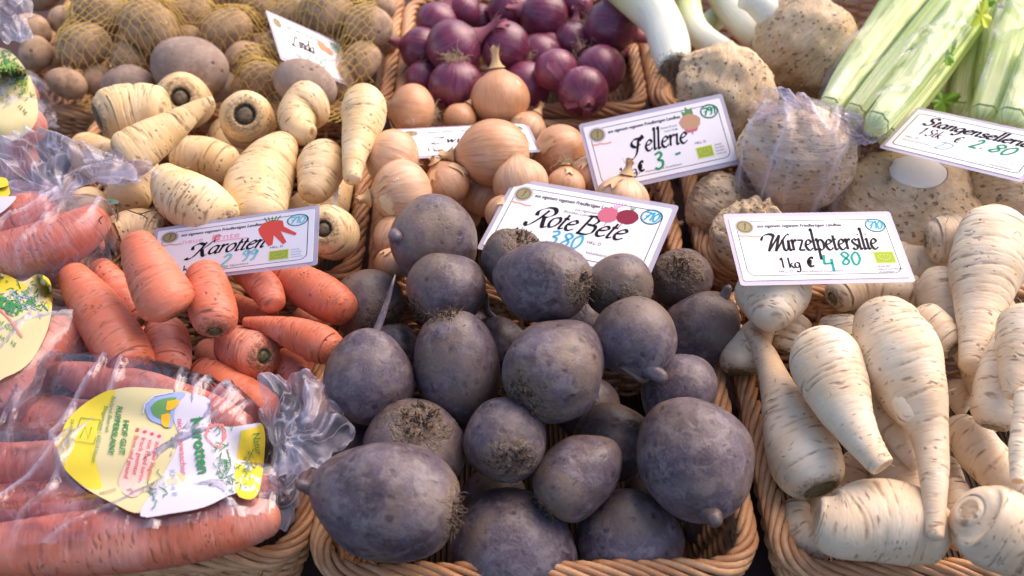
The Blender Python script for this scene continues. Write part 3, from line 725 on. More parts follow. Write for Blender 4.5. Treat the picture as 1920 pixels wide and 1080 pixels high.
P_([(1815,955,24),(1828,965,62),(1862,985,78),(1910,1010,72),(1960,1030,60)], (4.5,2.5), 'thick brownish root parsley in the front right with its cut tip facing out', flat0=1, lump=1.2, id='p_front')
P_([(1640,770,30),(1665,830,46),(1690,900,55),(1700,960,50)], (1,-1), 'yellowish root parsley in shade behind the cut tipped one')
P_([(1782,790,30),(1822,830,42),(1870,880,42),(1930,925,34)], (2,2.5), 'tan root parsley running down to the right edge')
P_([(1798,718,30),(1800,748,24),(1801,778,8)], (2.5,2), 'small root parsley tip poking down right of the largest one')
P_([(1500,1010,30),(1560,930,34),(1600,900,40),(1630,860,40)], (-2,-1), 'root parsley low in the heap under the greenish crown at the left rim')
P_([(1760,860,30),(1775,930,40),(1790,980,40)], (-1,-2), 'root parsley in shade behind the thin tail of the largest one')
P_([(1500,700,36),(1560,760,36),(1620,820,30)], (1,0), 'root parsley mostly hidden under the plump one')
P_([(1870,560,36),(1850,640,40),(1840,720,36)], (2,1), 'root parsley mostly hidden under the long thick one')
P_([(1640,470,40),(1700,500,44),(1790,500,40)], (2,3), 'root parsley mostly hidden behind the Wurzelpetersilie sign', hairs=0)

P_([(1480,770,26),(1510,830,24),(1540,880,14)], (2,1), 'slim root parsley in the gap between the two left hand ones')
P_([(1600,700,30),(1640,760,28),(1690,830,22),(1720,880,12)], (4,3), 'slim root parsley squeezed between the cut tipped one and the largest one', hairs=6)
P_([(1800,640,24),(1830,700,26),(1850,760,22),(1862,810,10)], (4,3), 'thin crooked root parsley below the tip of the long thick one', hairs=6)
P_([(1760,560,26),(1800,600,28),(1850,640,22)], (3.5,3), 'root parsley in the gap right of the spotted one')
P_([(1490,940,24),(1500,1000,30),(1560,1040,26)], (-2,-2), 'root parsley deep in the front left corner of its basket')
P_([(1790,900,22),(1800,960,28),(1800,1030,26)], (0,-1), 'root parsley standing between the pale pitted one and the thick front right one')
def N_(pts, z, label, **k): root('parsnip', pts, z, label, **k)
N_([(182,222,42),(212,214,50),(262,206,50),(320,208,42)], (6.5,6), 'parsnip with a hollow dark crown facing left at the back left of its basket', scar=.62, dimple=.45)
N_([(338,181,46),(344,188,52),(354,205,52),(368,235,44)], (9,3), 'parsnip standing with its ringed crown facing up at the back of its basket', scar=.42, dimple=.3, id='n_crown')
N_([(225,300,48),(265,275,42),(320,240,30),(362,210,19),(400,186,8)], (7,9.5), 'slim parsnip lying slanted with its tip pointing up to the right', id='n_slim')
N_([(459,214,42),(463,222,50),(472,240,48),(482,262,40)], (8,2.5), 'parsnip with a dark ringed crown left of the forked gap', scar=.5, dimple=.3)
N_([(602,182,36),(580,196,44),(558,218,36),(566,244,26),(592,250,17)], (7.5,7.5), 'bent knobby parsnip curled up at the back of its basket', lump=2.2, scar=.3)
N_([(676,170,28),(682,205,44),(674,250,34),(664,300,22),(660,342,16)], (9,7), 'long upright parsnip at the right rim of its basket', id='n_right', scar=.3)
N_([(542,262,22),(510,300,48),(484,350,62),(480,395,56),(482,430,44)], (7.5,6.5), 'broad striped parsnip in the middle of its basket, thick end down')
N_([(592,278,28),(602,305,46),(594,340,40),(578,372,22)], (7,6), 'stubby parsnip with a knobby tip pointing down, left of the long upright one', lump=1.3)
N_([(330,285,34),(380,298,40),(440,318,38)], (5,5), 'tan parsnip lying crosswise under the slim one')
N_([(430,425,44),(385,395,56),(335,360,50),(302,318,20)], (6.5,8), 'very white parsnip with its tip pointing up to the left, above the Karotten sign', lump=1.3)
N_([(255,285,34),(252,330,44),(236,385,38)], (5,5), 'yellowish parsnip seen through the crumpled plastic on the left')
N_([(310,435,30),(260,428,38),(200,445,34)], (6,6), 'parsnip lying behind the tall front carrot')
N_([(606,428,38),(616,432,50),(628,440,48),(636,450,40)], (7,2), 'parsnip with a brown ringed crown right of the Karotten sign', scar=.45, dimple=.25)
N_([(540,420,34),(560,450,40),(580,490,36)], (2,2), 'parsnip in shadow behind the right end of the Karotten sign')
N_([(150,275,34),(190,300,40),(250,330,40)], (3,3), 'parsnip low at the left of its basket under the plastic')
N_([(420,240,30),(440,280,36),(520,260,30)], (2,3), 'parsnip low in the heap below the two ringed crowns')
N_([(640,300,30),(610,420,34),(560,380,40)], (1,1), 'parsnip low by the right wall of its basket')
N_([(200,470,40),(180,430,40),(160,370,36)], (3,3), 'parsnip at the left, showing between the carrot bags')

def K_(pts, z, label, **k): root('carrot', pts, z, label, **k)
K_([(330,592,44),(312,562,55),(278,500,45),(252,442,27)], (7,10), 'thick carrot standing up in front of the Karotten sign, tip at the top', scar=.34, id='c_tall')
K_([(403,622,36),(402,590,44),(392,545,42),(380,500,32)], (6.5,7.5), 'carrot with its round crown facing out right of the tall one', scar=.42)
K_([(440,490,26),(470,512,29),(500,545,30),(515,578,22)], (6.5,6.5), 'small carrot below the middle of the Karotten sign, end pointing down')
K_([(510,508,28),(560,530,38),(615,562,41),(655,590,30)], (6.5,6.5), 'carrot pointing down to the right beside the beetroots')
K_([(632,660,28),(600,645,37),(550,625,31),(500,610,18),(455,603,8)], (6,5.5), 'slim carrot lying sideways below the other right hand one')
K_([(496,668,36),(482,666,46),(450,655,44),(430,640,36)], (6,4), 'short carrot with a green brown crown facing right', scar=.42)
K_([(317,700,32),(316,680,42),(312,645,44),(308,610,36)], (5.5,5), 'carrot with a dark crown pointing down under the tall one', scar=.42)
K_([(256,700,44),(225,650,50),(180,580,47),(130,505,26)], (6.5,8), 'long thick carrot slanting down at the left, next to the yellow bag label')
K_([(262,605,22),(238,575,32),(210,530,28),(182,495,20)], (6,7), 'narrow carrot between the long slanting one and the tall one')
K_([(365,690,26),(410,718,40),(470,755,42),(515,780,34)], (4,3.5), 'carrot sloping down to the right above the label of the front bag')
K_([(520,665,22),(545,690,30),(565,730,26)], (4,3.5), 'carrot disappearing under the crumpled bag neck')
K_([(365,395,15),(385,415,29),(400,450,32)], (5.5,3.5), 'reddish carrot tip showing above the Karotten sign', id='c_tip')
K_([(250,625,22),(275,650,26),(290,690,26)], (2,2), 'carrot deep in the gap below the narrow one')
K_([(430,565,20),(470,585,24),(520,600,20)], (2,2), 'carrot in shadow below the small middle one')
K_([(560,585,18),(590,605,20),(630,600,14)], (1,1), 'carrot deep in the gap between the two right hand ones')
K_([(380,650,24),(420,690,28),(440,740,26)], (0,0), 'carrot in the dark gap below the round crowned one')
K_([(540,740,20),(590,690,22),(600,660,18)], (0,0), 'carrot in the dark corner next to the upright rooted beetroot')

BG = 'carrots inside the clear plastic bags'
K_([(-60,1035,45),(60,1030,58),(250,1010,62),(420,985,55),(525,968,30)], (3.6,3.4), 'bagged carrot lying along the very front, the lowest in the front bag', id='bag1a')
K_([(-60,955,38),(100,945,46),(290,945,46),(430,925,36),(520,905,18)], (4.2,4), 'bagged carrot second from the front in the front bag', id='bag1b')
K_([(-40,872,40),(100,872,46),(260,865,46),(420,850,34)], (4.5,4.5), 'bagged carrot under the middle of the white label in the front bag', id='bag1c')
K_([(30,775,38),(110,790,46),(240,805,46),(400,815,34)], (4.5,4.5), 'bagged carrot under the top of the yellow label in the front bag', id='bag1d')
K_([(92,692,14),(170,712,34),(280,742,44),(390,782,44),(470,815,30)], (6.2,4.6), 'bagged carrot with grooved skin along the top of the front bag', id='bag1e')
K_([(-40,800,36),(10,790,44),(60,830,40)], (3.5,3.5), 'bagged carrot end at the left of the front bag', id='bag1f')
K_([(-40,760,44),(20,720,52),(80,660,50),(145,612,36)], (7,6.5), 'bagged carrot below the oval label in the left middle bag', id='bag2a')
K_([(-40,640,44),(20,620,48),(80,590,40)], (8,7), 'bagged carrot behind the oval label in the left middle bag', id='bag2b')
K_([(-40,560,30),(20,560,34),(70,540,28)], (7,7), 'bagged carrot at the top of the left middle bag', id='bag2c')
K_([(-50,440,38),(10,415,42),(60,398,40),(105,385,28)], (9,9.5), 'bagged carrot pointing right in the upper left bag', id='bag3a')
K_([(195,400,26),(140,440,46),(60,470,50),(-40,490,46)], (8.5,8), 'thick bagged carrot sloping down to the left in the upper left bag', id='bag3b')
K_([(130,480,24),(60,520,34),(-40,545,36)], (5.5,6), 'bagged carrot low in the upper left bag', id='bag3c')
K_([(180,470,18),(165,430,26),(170,390,22)], (6.5,7), 'short bagged carrot end at the right of the upper left bag', id='bag3d')
K_([(-30,270,36),(30,245,40),(80,222,28)], (8,7.5), 'bagged carrot at the top left edge below the green printed bag', id='bag4a')
K_([(-30,205,34),(20,190,36),(62,165,26)], (7,7), 'bagged carrot behind the green printed label at the top left', id='bag4b')
K_([(-30,320,34),(20,300,36),(70,285,28)], (6,6), 'bagged carrot lower at the left edge under the crumpled plastic', id='bag4c')

def O_(cx, cy, r, asp, th, ti, z, lab, **k): blob('red', cx, cy, r*1.10, asp, th, ti, z, lab, **k)
O_(1020,30,43,.95,170,20, 5,'glossy red onion at the back centre with a bright highlight')
O_(1144,50,48,.92,-18,-10, 5,'shiny red onion at the right with its dry neck pointing right over the rim', neck=.9, hair=.5, hn=.5, id='o_right')
O_(850,90,50,.92,25,10, 5,'red onion left of centre with its papery neck pointing right', neck=.7)
O_(946,88,44,1.0,160,10, 4.5,'dark red onion in the centre of its basket', hair=.6)
O_(790,92,38,.95,165,0, 3.5,'red onion at the left wall with a thin dry tail', neck=.9)
O_(818,42,36,.95,60,10, 5,'red onion at the back left with ragged papery top', neck=.8)
O_(855,160,47,.93,-90,-25, 3.5,'red onion in the front row with a pale root tuft on top', hair=.8, hn=1.6)
O_(793,148,31,.95,-80,0, 2,'small red onion in the front left corner of its basket', hair=.5)
O_(955,18,38,.95,120,20, 4,'red onion at the back, left of the brightest one')
O_(1012,108,42,.95,60,0, 2.5,'red onion in the middle, lit from above', hair=.4)
O_(1042,132,38,.92,-60,30, 3.5,'red onion with a torn top right of centre', neck=.5)
O_(1125,132,44,.95,130,-20, 3.5,'round red onion near the right wall with wispy roots', hair=.9, hn=1.2, hair_at='crown')
O_(1093,172,44,.9,-80,55, 2,'dull dark red onion at the front right of its basket', neck=.25)
O_(986,165,46,.95,160,0, 2,'red onion in the front centre behind the yellow one on the rim')
O_(1072,78,34,.95,80,10, 3,'pinkish peeling red onion behind the torn topped one', neck=.6)
O_(868,20,30,.95,40,10, 4,'red onion at the very back left under dry papery skins', neck=1.0)
O_(1082,8,28,.95,40,10, 4,'pinkish red onion at the back right edge')
O_(918,190,30,.95,40,10, -1,'red onion low behind the yellow one on the rim')
O_(900,40,30,.95,0,0, 1,'red onion low in the gap at the back of its basket')
O_(1150,105,26,.95,0,0, 0,'red onion low against the right wall of its basket')
O_(1000,60,30,.95,0,0, 0,'red onion in the shade between the central ones')

def Y_(cx, cy, r, asp, th, ti, z, lab, **k): blob('yellow', cx, cy, r*1.05, asp, th, ti, z, lab, **k)
Y_(937,186,54,.92,96,8, 6,'round yellow onion sitting on the rim of the red onion basket, neck up', neck=.42, id='y_top')
Y_(773,210,50,.82,175,0, 4,'yellow onion at the back left of its basket with frayed roots on its right', hair=.7, hn=.8)
Y_(736,297,52,.9,160,12, 6,'smooth yellow onion at the left rim, upper of two')
Y_(754,362,60,.88,190,18, 6,'large yellow onion at the left rim, lower of two, neck on its left', neck=.3)
Y_(926,287,60,1.08,184,4, 8,'oval yellow onion lying in front of its price sign, dry tuft on its left', neck=.32, hair=.35, hair_at='crown', hn=.5)
Y_(838,345,42,.95,120,20, 5,'yellow onion with torn whitish skin in the middle of its basket', neck=.2)
Y_(976,344,50,.9,100,0, 6,'pale yellow onion just behind the left corner of the Rote Bete sign', id='y_pale')
Y_(906,368,38,.95,60,0, 4,'orange yellow onion with frayed roots, behind the biggest beetroot at the back', hair=.8)
Y_(1052,286,50,.95,-160,0, 5,'orange yellow onion left of the Sellerie sign with a root tuft on its right', hair=.7, hair_at='crown')
Y_(988,246,36,.95,60,0, 4.5,'yellow onion at the right end of the onion price sign')
Y_(1166,376,50,.85,80,10, 6,'bright orange onion between the Sellerie and the Rote Bete signs', id='y_orange')
Y_(1108,330,38,.95,60,10, 4,'pinkish onion beside the lower left corner of the Sellerie sign')
Y_(744,446,42,.95,60,0, 3,'yellow onion behind the left side of the stubby rooted beetroot')
Y_(735,497,32,.95,60,0, 2,'yellow onion low in the corner left of the beetroots')
Y_(862,224,30,.95,60,0, 3,'yellow onion behind the onion price sign with dry roots', hair=.9)
Y_(946,402,36,.95,60,0, 5,'pinkish onion at the left edge of the Rote Bete sign')
Y_(795,300,34,.95,60,0, 1,'yellow onion low in the gap right of the two on the rim')
Y_(868,400,34,.95,60,0, 1,'yellow onion low behind the beetroot with the dark stub', hair=.9)
Y_(1060,350,36,.95,90,0, 3.5,'yellow onion with a wispy root tuft above the Rote Bete sign', hair=1.1, hair_at='crown', hn=1.5)
Y_(1000,300,30,.95,0,0, 1,'yellow onion in the shade behind the pale one')
Y_(1225,420,34,.95,0,0, 0,'yellow onion low at the right wall behind the Rote Bete sign')

def T_(cx, cy, r, asp, th, ti, z, lab, **k): blob('potato', cx, cy, r, asp, th, ti, z, lab, **k)
T_(356,128,58,1.26,168,0, 5.5,'largest dusty brown potato in the front centre, outside the nets', mat='potato_dark', squash=(1,.92), lump=.6)
T_(572,158,46,1.34,160,0, 6,'dusty greyish potato leaning on the Linda sign', mat='potato_dark', lump=.6)
T_(155,86,42,1.22,10,0, 5,'rounded potato in the net at the left', id='t_net1')
T_(240,110,31,1.08,120,0, 4,'small potato right of the rounded netted one', id='t_net2')
T_(124,155,28,1.38,-18,0, 3.5,'small oval potato in the front left corner')
T_(184,150,30,1.1,30,0, 2,'small potato next to the front left corner one')
T_(240,162,38,1.3,5,0, 3,'dusty potato behind the hollow crowned parsnip', mat='potato_dark')
T_(280,46,46,1.22,-30,0, 7,'big potato in the net at the back left', id='t_net3')
T_(188,22,42,1.15,-20,0, 6,'potato in the net at the very back left', id='t_net4')
T_(352,22,38,1.1,0,0, 6,'potato in the net at the back, right of the big one', id='t_net5')
T_(352,72,26,1.15,10,0, 4.5,'small potato above the largest dusty one')
T_(424,58,42,1.18,20,0, 6,'potato bulging out of the left net', id='t_net6')
T_(456,112,33,1.15,30,0, 4,'netted potato left of the Linda sign', id='t_net7')
T_(412,165,36,1.2,0,0, 3,'dusty potato behind the two crowned parsnips', mat='potato_dark')
T_(486,150,34,1.15,0,0, 3,'netted potato below the left corner of the Linda sign', id='t_net8')
T_(548,32,36,1.15,20,0, 6,'potato in the right net behind the Linda sign', id='t_net9')
T_(612,22,42,1.2,0,0, 7,'large potato at the top of the right net', id='t_net10')
T_(692,50,38,1.25,-15,0, 6,'potato in the right net near the basket wall', id='t_net11')
T_(634,66,27,1.4,0,0, 4.5,'flat potato above the top edge of the Linda sign', id='t_net12')
T_(680,115,34,1.15,70,0, 4,'potato in the right net beside the Linda sign', id='t_net13')
T_(640,150,30,1.15,70,0, 2.5,'netted potato behind the bent parsnip', id='t_net14')
T_(500,90,28,1.1,0,0, 2,'netted potato under the left side of the Linda sign', id='t_net15')
T_(486,18,34,1.15,0,0, 4,'potato between the two nets at the back', id='t_net16')
T_(120,38,28,1.1,0,0, 4,'potato at the left wall behind the netted ones', id='t_net17')
T_(95,112,24,1.1,0,0, 2.5,'tiny potato against the left wall')
T_(710,12,30,1.1,0,0, 5,'potato at the top right corner of the right net', id='t_net18')
T_(720,75,26,1.1,0,0, 2,'potato low at the right wall under the net', id='t_net19')
T_(300,110,30,1.1,0,0, 1,'potato low in the dark gap left of the largest one')
T_(430,-12,40,1.1,0,0, 5,'netted potato at the top edge left of centre', id='t_net20')
T_(150,-30,36,1.1,0,0, 5,'netted potato at the top edge near the left corner', id='t_net22')
T_(66,100,30,1.15,70,0, 3.5,'potato against the left wall of its basket, above the printed green label')
T_(60,60,34,1.1,0,0, 4,'potato beside the plastic at the top left edge')
T_(70,-20,40,1.1,0,0, 4,'potato at the top edge near the left corner, outside the net')
T_(560,-30,42,1.1,0,0, 5,'netted potato at the top edge right of the Linda sign', id='t_net23')
T_(230,75,26,1.1,0,0, 3.5,'small netted potato between the two round ones', id='t_net24')
T_(268,-18,40,1.1,0,0, 5,'netted potato at the top edge on the left', id='t_net21')

def Z_(cx, cy, r, asp, th, ti, z, lab, **k): blob('celeriac', cx, cy, r*1.04, asp, th, ti, z, lab, **k)
Z_(1366,172,88,1.08,150,20, 5,'celeriac below the leeks, partly behind the Sellerie sign', squash=(1,.85), hair=.2, hn=.6, id='z1')
Z_(1508,88,92,1.0,140,10, 8,'big round celeriac at the back with a cut leaf stem on its left', stem=1, id='z2')
Z_(1492,304,90,1.05,90,20, 6,'celeriac wrapped in a clear plastic bag', squash=(1.1,.95), id='z_bag')
Z_(1694,392,128,.80,92,50, 5,'wide celeriac with a round white cut face on top', squash=(1.15,1.0), cut=.925, id='z_cut')
Z_(1346,382,54,1.1,60,10, 2,'small celeriac between the onion rim and the bagged one')
Z_(1406,446,66,.95,80,30, 3,'pale celeriac with a knobbly root crown behind the Wurzelpetersilie sign', knobs=1, id='z_knob')
Z_(1882,352,66,1.0,90,10, 5,'celeriac at the right edge below the Stangensellerie sign')
Z_(1560,210,60,1.0,90,10, 0,'celeriac low behind the bagged one')
Z_(1800,270,70,1.0,90,10, -1,'celeriac hidden under the Stangensellerie sign')

root('leek', [(1264,126,30),(1256,85,38),(1240,40,38),(1205,-5,46),(1150,-60,52)], (7,8), 'thick leek with a white shaft and a bushy root tuft at its lower end', hair=1.7, hn=2, flat0=1, id='leek1')
root('leek', [(1395,118,18),(1362,100,24),(1320,72,25),(1298,40,23),(1288,-20,22)], (5.5,7), 'thin curved leek with a yellow green shaft, right of the thick one', flat0=1)
root('leek', [(1432,72,28),(1402,48,33),(1372,12,32),(1345,-40,36)], (8,9), 'leek at the back running up to the left of the big celeriac', flat0=1)
root('leek', [(1370,10,18),(1330,45,22),(1300,70,18)], (3,3), 'dark green leek end in the shade between the two slim leeks', flat0=1, mat='leek')

def S_(head, pts, z, **k): root('celery', pts, z, 'celery stalk', head=head, name='stalk', sub=1, **k)
S_('cel1', [(1545,212,26),(1600,135,31),(1665,50,33),(1740,-40,34)], (9,11), id='cs1')
S_('cel1', [(1592,222,24),(1650,150,28),(1715,70,30),(1790,-20,30)], (9.5,11.5), id='cs2')
S_('cel1', [(1632,240,27),(1690,165,32),(1750,85,32),(1820,-10,30)], (10,12), id='cs3')
S_('cel1', [(1570,246,24),(1615,190,26),(1700,110,26),(1760,50,24)], (7,8.5), id='cs4')
S_('cel1', [(1655,262,22),(1712,190,26),(1775,105,26),(1850,0,24)], (8.5,11), id='cs9')
S_('cel1', [(1532,232,18),(1575,150,24),(1640,50,26),(1700,-50,26)], (7,9), id='cs10')
S_('cel2', [(1755,215,24),(1770,150,27),(1795,80,28),(1835,0,26)], (5.5,7.5), id='cs11')
S_('cel2', [(1790,225,30),(1795,170,32),(1812,100,32),(1840,20,30)], (6,8), id='cs5')
S_('cel3', [(1835,235,34),(1862,150,38),(1892,60,36),(1920,-20,34)], (9,11), id='cs6')
S_('cel3', [(1885,240,34),(1912,170,36),(1945,80,36)], (9.5,11.5), id='cs7')
S_('cel3', [(1845,200,26),(1850,120,28),(1868,30,28)], (6.5,8), id='cs8')
# ---------------------------------------------------------------- price signs
SIGNS = {}
def fit_card(px, zc):
    px = np.array(px, float); cen = px.mean(0); p0 = at(cen[0], cen[1], zc/100); D = dep(p0)
    def cam_(p): return np.array([np.dot(p-CAM, RT), np.dot(p-CAM, UP), np.dot(p-CAM, FW)])
    n = unit(-FW+np.array([0, -.25, .55])); ex = unit(RT - n*np.dot(RT, n)); ey = np.cross(n, ex)
    R0 = np.array([[np.dot(v, RT), np.dot(v, UP), np.dot(v, FW)] for v in (ex, ey, n)]).T
    def rot(v):
        t = np.linalg.norm(v); 
        if t < 1e-9: return np.eye(3)
        k = v/t; K = np.array([[0, -k[2], k[1]], [k[2], 0, -k[0]], [-k[1], k[0], 0]]); return np.eye(3)+math.sin(t)*K+(1-math.cos(t))*K@K
    def corners(x):
        Rm = rot(x[:3])@R0; c = np.array([(x[3]-960)/F_PX*D, -(x[4]-540)/F_PX*D, D]); w_, h_ = x[5]/2, x[6]/2
        return np.array([c-Rm[:, 0]*w_+Rm[:, 1]*h_, c+Rm[:, 0]*w_+Rm[:, 1]*h_, c+Rm[:, 0]*w_-Rm[:, 1]*h_, c-Rm[:, 0]*w_-Rm[:, 1]*h_]), Rm, c
    def res(x):
        q, Rm, c = corners(x); u = 960+q[:, 0]/q[:, 2]*F_PX; v = 540-q[:, 1]/q[:, 2]*F_PX
        return np.concatenate([(u-px[:, 0]), (v-px[:, 1]), [(x[6]/x[5]-.50)*60], x[:3]*6])
    w0 = np.linalg.norm(px[1]-px[0])*D/F_PX
    x = np.array([0, 0, 0, cen[0], cen[1], w0, w0*.5])
    for it in range(80):
        r = res(x); J = np.zeros((len(r), 7))
        for i in range(7):
            e = 1e-4 if i < 3 or i > 4 else 1e-2
            xx = x.copy(); xx[i] += e; J[:, i] = (res(xx)-r)/e
        x = x-np.linalg.solve(J.T@J+np.eye(7)*1e-3*np.array([1, 1, 1, 1e-3, 1e-3, 1, 1]), J.T@r)*.6
    q, Rm, c = corners(x)
    W = lambda v: v[0]*RT+v[1]*UP+v[2]*FW
    return CAM+W(c), W(Rm[:, 0]), W(Rm[:, 1]), x[5], x[6]
def sign(id_, px, zc, label, draw):
    c, ex, ey, w_, h_ = fit_card(px, zc)
    g = [(u, v) for u in np.linspace(-.5, .5, 19) for v in np.linspace(-.5, .5, 10)]
    P = np.array([c+ex*u*w_+ey*v*h_ for u, v in g])
    SPECS.append(dict(mode='sign', kind='sign', c=c, ex=ex, ey=ey, w=w_, h=h_, label=label, sp=P, sr=np.full(len(P), .005), kw=dict(id=id_, draw=draw, heavy=.8)))

GL = {
'a': (.98, [[(.72,.88),(.45,1),(.12,.72),(.1,.25),(.35,0),(.6,.2),(.75,.6)], [(.76,1),(.74,.2),(.84,0),(1,.12)]]),
'b': (.92, [[(.15,2),(.15,.1)], [(.15,.7),(.45,1),(.75,.75),(.72,.25),(.4,0),(.15,.15)]]),
'd': (.98, [[(.72,.88),(.45,1),(.12,.72),(.1,.25),(.35,0),(.6,.2),(.75,.6)], [(.76,2),(.74,.2),(.84,0),(1,.12)]]),
'e': (.82, [[(.12,.5),(.5,.6),(.7,.8),(.48,1),(.2,.8),(.08,.4),(.25,.05),(.5,0),(.78,.2)]]),
'g': (.95, [[(.72,.88),(.45,1),(.12,.72),(.1,.25),(.35,.02),(.6,.2),(.75,.6)], [(.76,1),(.74,-.3),(.5,-.8),(.12,-.65)]]),
'i': (.44, [[(.03,.85),(.18,1),(.16,.2),(.26,0),(.42,.12)], [(.18,1.42),(.24,1.5)]]),
'k': (.85, [[(.15,2),(.15,0)], [(.65,1),(.2,.5)], [(.3,.55),(.7,0),(.82,.08)]]),
'l': (.42, [[(.03,1.85),(.18,2),(.16,.2),(.26,0),(.42,.12)]]),
'n': (.92, [[(.0,.85),(.14,1),(.14,0)], [(.15,.6),(.45,1),(.65,.85),(.62,.2),(.72,0),(.88,.12)]]),
'o': (.88, [[(.45,1),(.15,.8),(.08,.4),(.3,0),(.6,.1),(.78,.55),(.65,.92),(.45,1)]]),
'p': (.92, [[(.0,.85),(.15,1),(.14,-.85)], [(.14,.65),(.45,1),(.76,.75),(.7,.2),(.4,0),(.15,.15)], [(0,-.85),(.32,-.85)]]),
'r': (.64, [[(.0,.85),(.14,1),(.14,0)], [(.15,.6),(.4,1),(.6,.9)]]),
's': (.70, [[(.62,.85),(.4,1),(.15,.82),(.3,.55),(.58,.35),(.5,.05),(.25,0),(.05,.15)]]),
't': (.52, [[(.2,1.4),(.18,.2),(.3,0),(.5,.12)], [(.02,1),(.45,1)]]),
'u': (.98, [[(.0,.85),(.13,1),(.12,.2),(.35,0),(.6,.3),(.72,1)], [(.74,1),(.7,.2),(.82,0),(.95,.12)]]),
'w': (1.25, [[(0,.85),(.12,1),(.3,0)], [(.3,0),(.6,1)], [(.6,1),(.75,0)], [(.75,0),(1.1,1)]]),
'z': (.76, [[(.08,.98),(.65,.98)], [(.65,.98),(.08,.02)], [(.08,.02),(.7,.02)]]),
'K': (1.35, [[(-.5,-.05),(-.3,-.2),(.1,0),(.45,.8),(.75,1.85)], [(-.3,1.0),(-.35,1.5),(.1,1.8),(.6,1.6)], [(1.5,1.85),(1.3,1.85),(.95,1.3),(.55,.85)], [(.62,.95),(.95,.2),(1.15,0),(1.35,.15)]]),
'R': (1.45, [[(-.35,.25),(-.28,0),(0,-.05),(.4,.7),(.65,1.7)], [(0,1.0),(-.1,1.5),(.4,1.95),(1.0,1.95),(1.3,1.5),(1.0,1.05),(.5,.95)], [(.7,1.0),(1.05,.2),(1.25,0),(1.5,.1)]]),
'B': (1.32, [[(.1,0),(.3,1.85)], [(0,1.85),(.7,1.9),(1.05,1.5),(.8,1.05),(.35,1)], [(.5,1.0),(1.1,.9),(1.15,.3),(.7,-.02),(-.05,0)]]),
'\u017f': (1.25, [[(1.25,1.75),(1.05,2.1),(.78,1.75),(.72,1.1),(.6,.2),(.2,-.35),(-.3,-.3),(-.42,-.1)], [(1.0,1.15),(.45,.95),(.02,1.3),(.2,1.8),(.8,1.85),(1.1,1.6)]]),
'S': (1.12, [[(1,1.6),(.7,1.95),(.25,1.7),(.4,1.15),(.85,.8),(.8,.2),(.4,-.03),(.02,.3)]]),
'W': (1.75, [[(-.5,1.2),(-.4,1.7),(.05,1.9),(.45,1.7),(.4,1.0),(.35,0)], [(.35,0),(.95,1.8)], [(.95,1.8),(.95,0)], [(.95,0),(1.5,1.65),(1.8,1.85)]]),
'Z': (1.3, [[(0,1.5),(.2,1.85),(1.15,1.85)], [(1.15,1.85),(-.05,.05)], [(-.05,.05),(.9,.0),(1.2,.3)]]),
'L': (1.15, [[(1.0,1.6),(.8,1.95),(.5,1.7),(.4,.7),(.2,.05),(-.1,.0)], [(-.1,.12),(.25,.08),(.8,-.05),(1.2,.3)]]),
'D': (1.2, [[(-.2,1.85),(.5,1.9),(1.1,1.5),(1.05,.4),(.6,0),(.1,.02)], [(.3,1.8),(.2,0)]]),
'0': (1.0, [[(.5,1.9),(.1,1.2),(.25,.1),(.6,0),(.9,.8),(.75,1.7),(.45,1.9)]]),
'1': (.6, [[(.1,1.5),(.4,1.9),(.4,0)]]),
'2': (1.0, [[(.1,1.5),(.45,1.9),(.8,1.5),(.5,.8),(.0,0)], [(.0,0),(.4,.1),(.95,0)]]),
'3': (1.0, [[(.1,1.7),(.6,1.9),(.8,1.5),(.35,1.05)], [(.35,1.05),(.85,.85),(.85,.3),(.4,0),(0,.2)]]),
'4': (1.05, [[(.15,1.9),(.05,.9),(.2,.8),(.9,.85)], [(.82,1.4),(.8,-.2)]]),
'5': (.95, [[(.85,1.85),(.2,1.8)], [(.2,1.8),(.12,1.05)], [(.12,1.05),(.55,1.2),(.85,.7),(.5,0),(.05,.2)]]),
'6': (.95, [[(.7,1.8),(.2,1.1),(.15,.3),(.5,0),(.8,.4),(.5,.9),(.2,.6)]]),
'7': (.9, [[(0,1.8),(.9,1.85)], [(.9,1.85),(.35,0)], [(.2,.95),(.75,1)]]),
'8': (1.0, [[(.8,1.6),(.4,1.9),(.1,1.5),(.75,.6),(.5,0),(.1,.3),(.75,1.3),(.8,1.6)]]),
'9': (.95, [[(.75,1.5),(.35,1.9),(.1,1.4),(.5,1.1),(.8,1.6),(.7,.3),(.4,0)]]),
',': (.4, [[(.15,.1),(.05,-.35)]]), '.': (.4, [[(.1,.0),(.15,.08)]]), '-': (.8, [[(0,.8),(.6,.9)]]), ' ': (.6, []),
'\u20ac': (1.1, [[(.9,1.5),(.5,1.6),(.15,.9),(.4,.1),(.9,.2)], [(0,1.0),(.65,1.05)], [(0,.68),(.6,.72)]]),
}
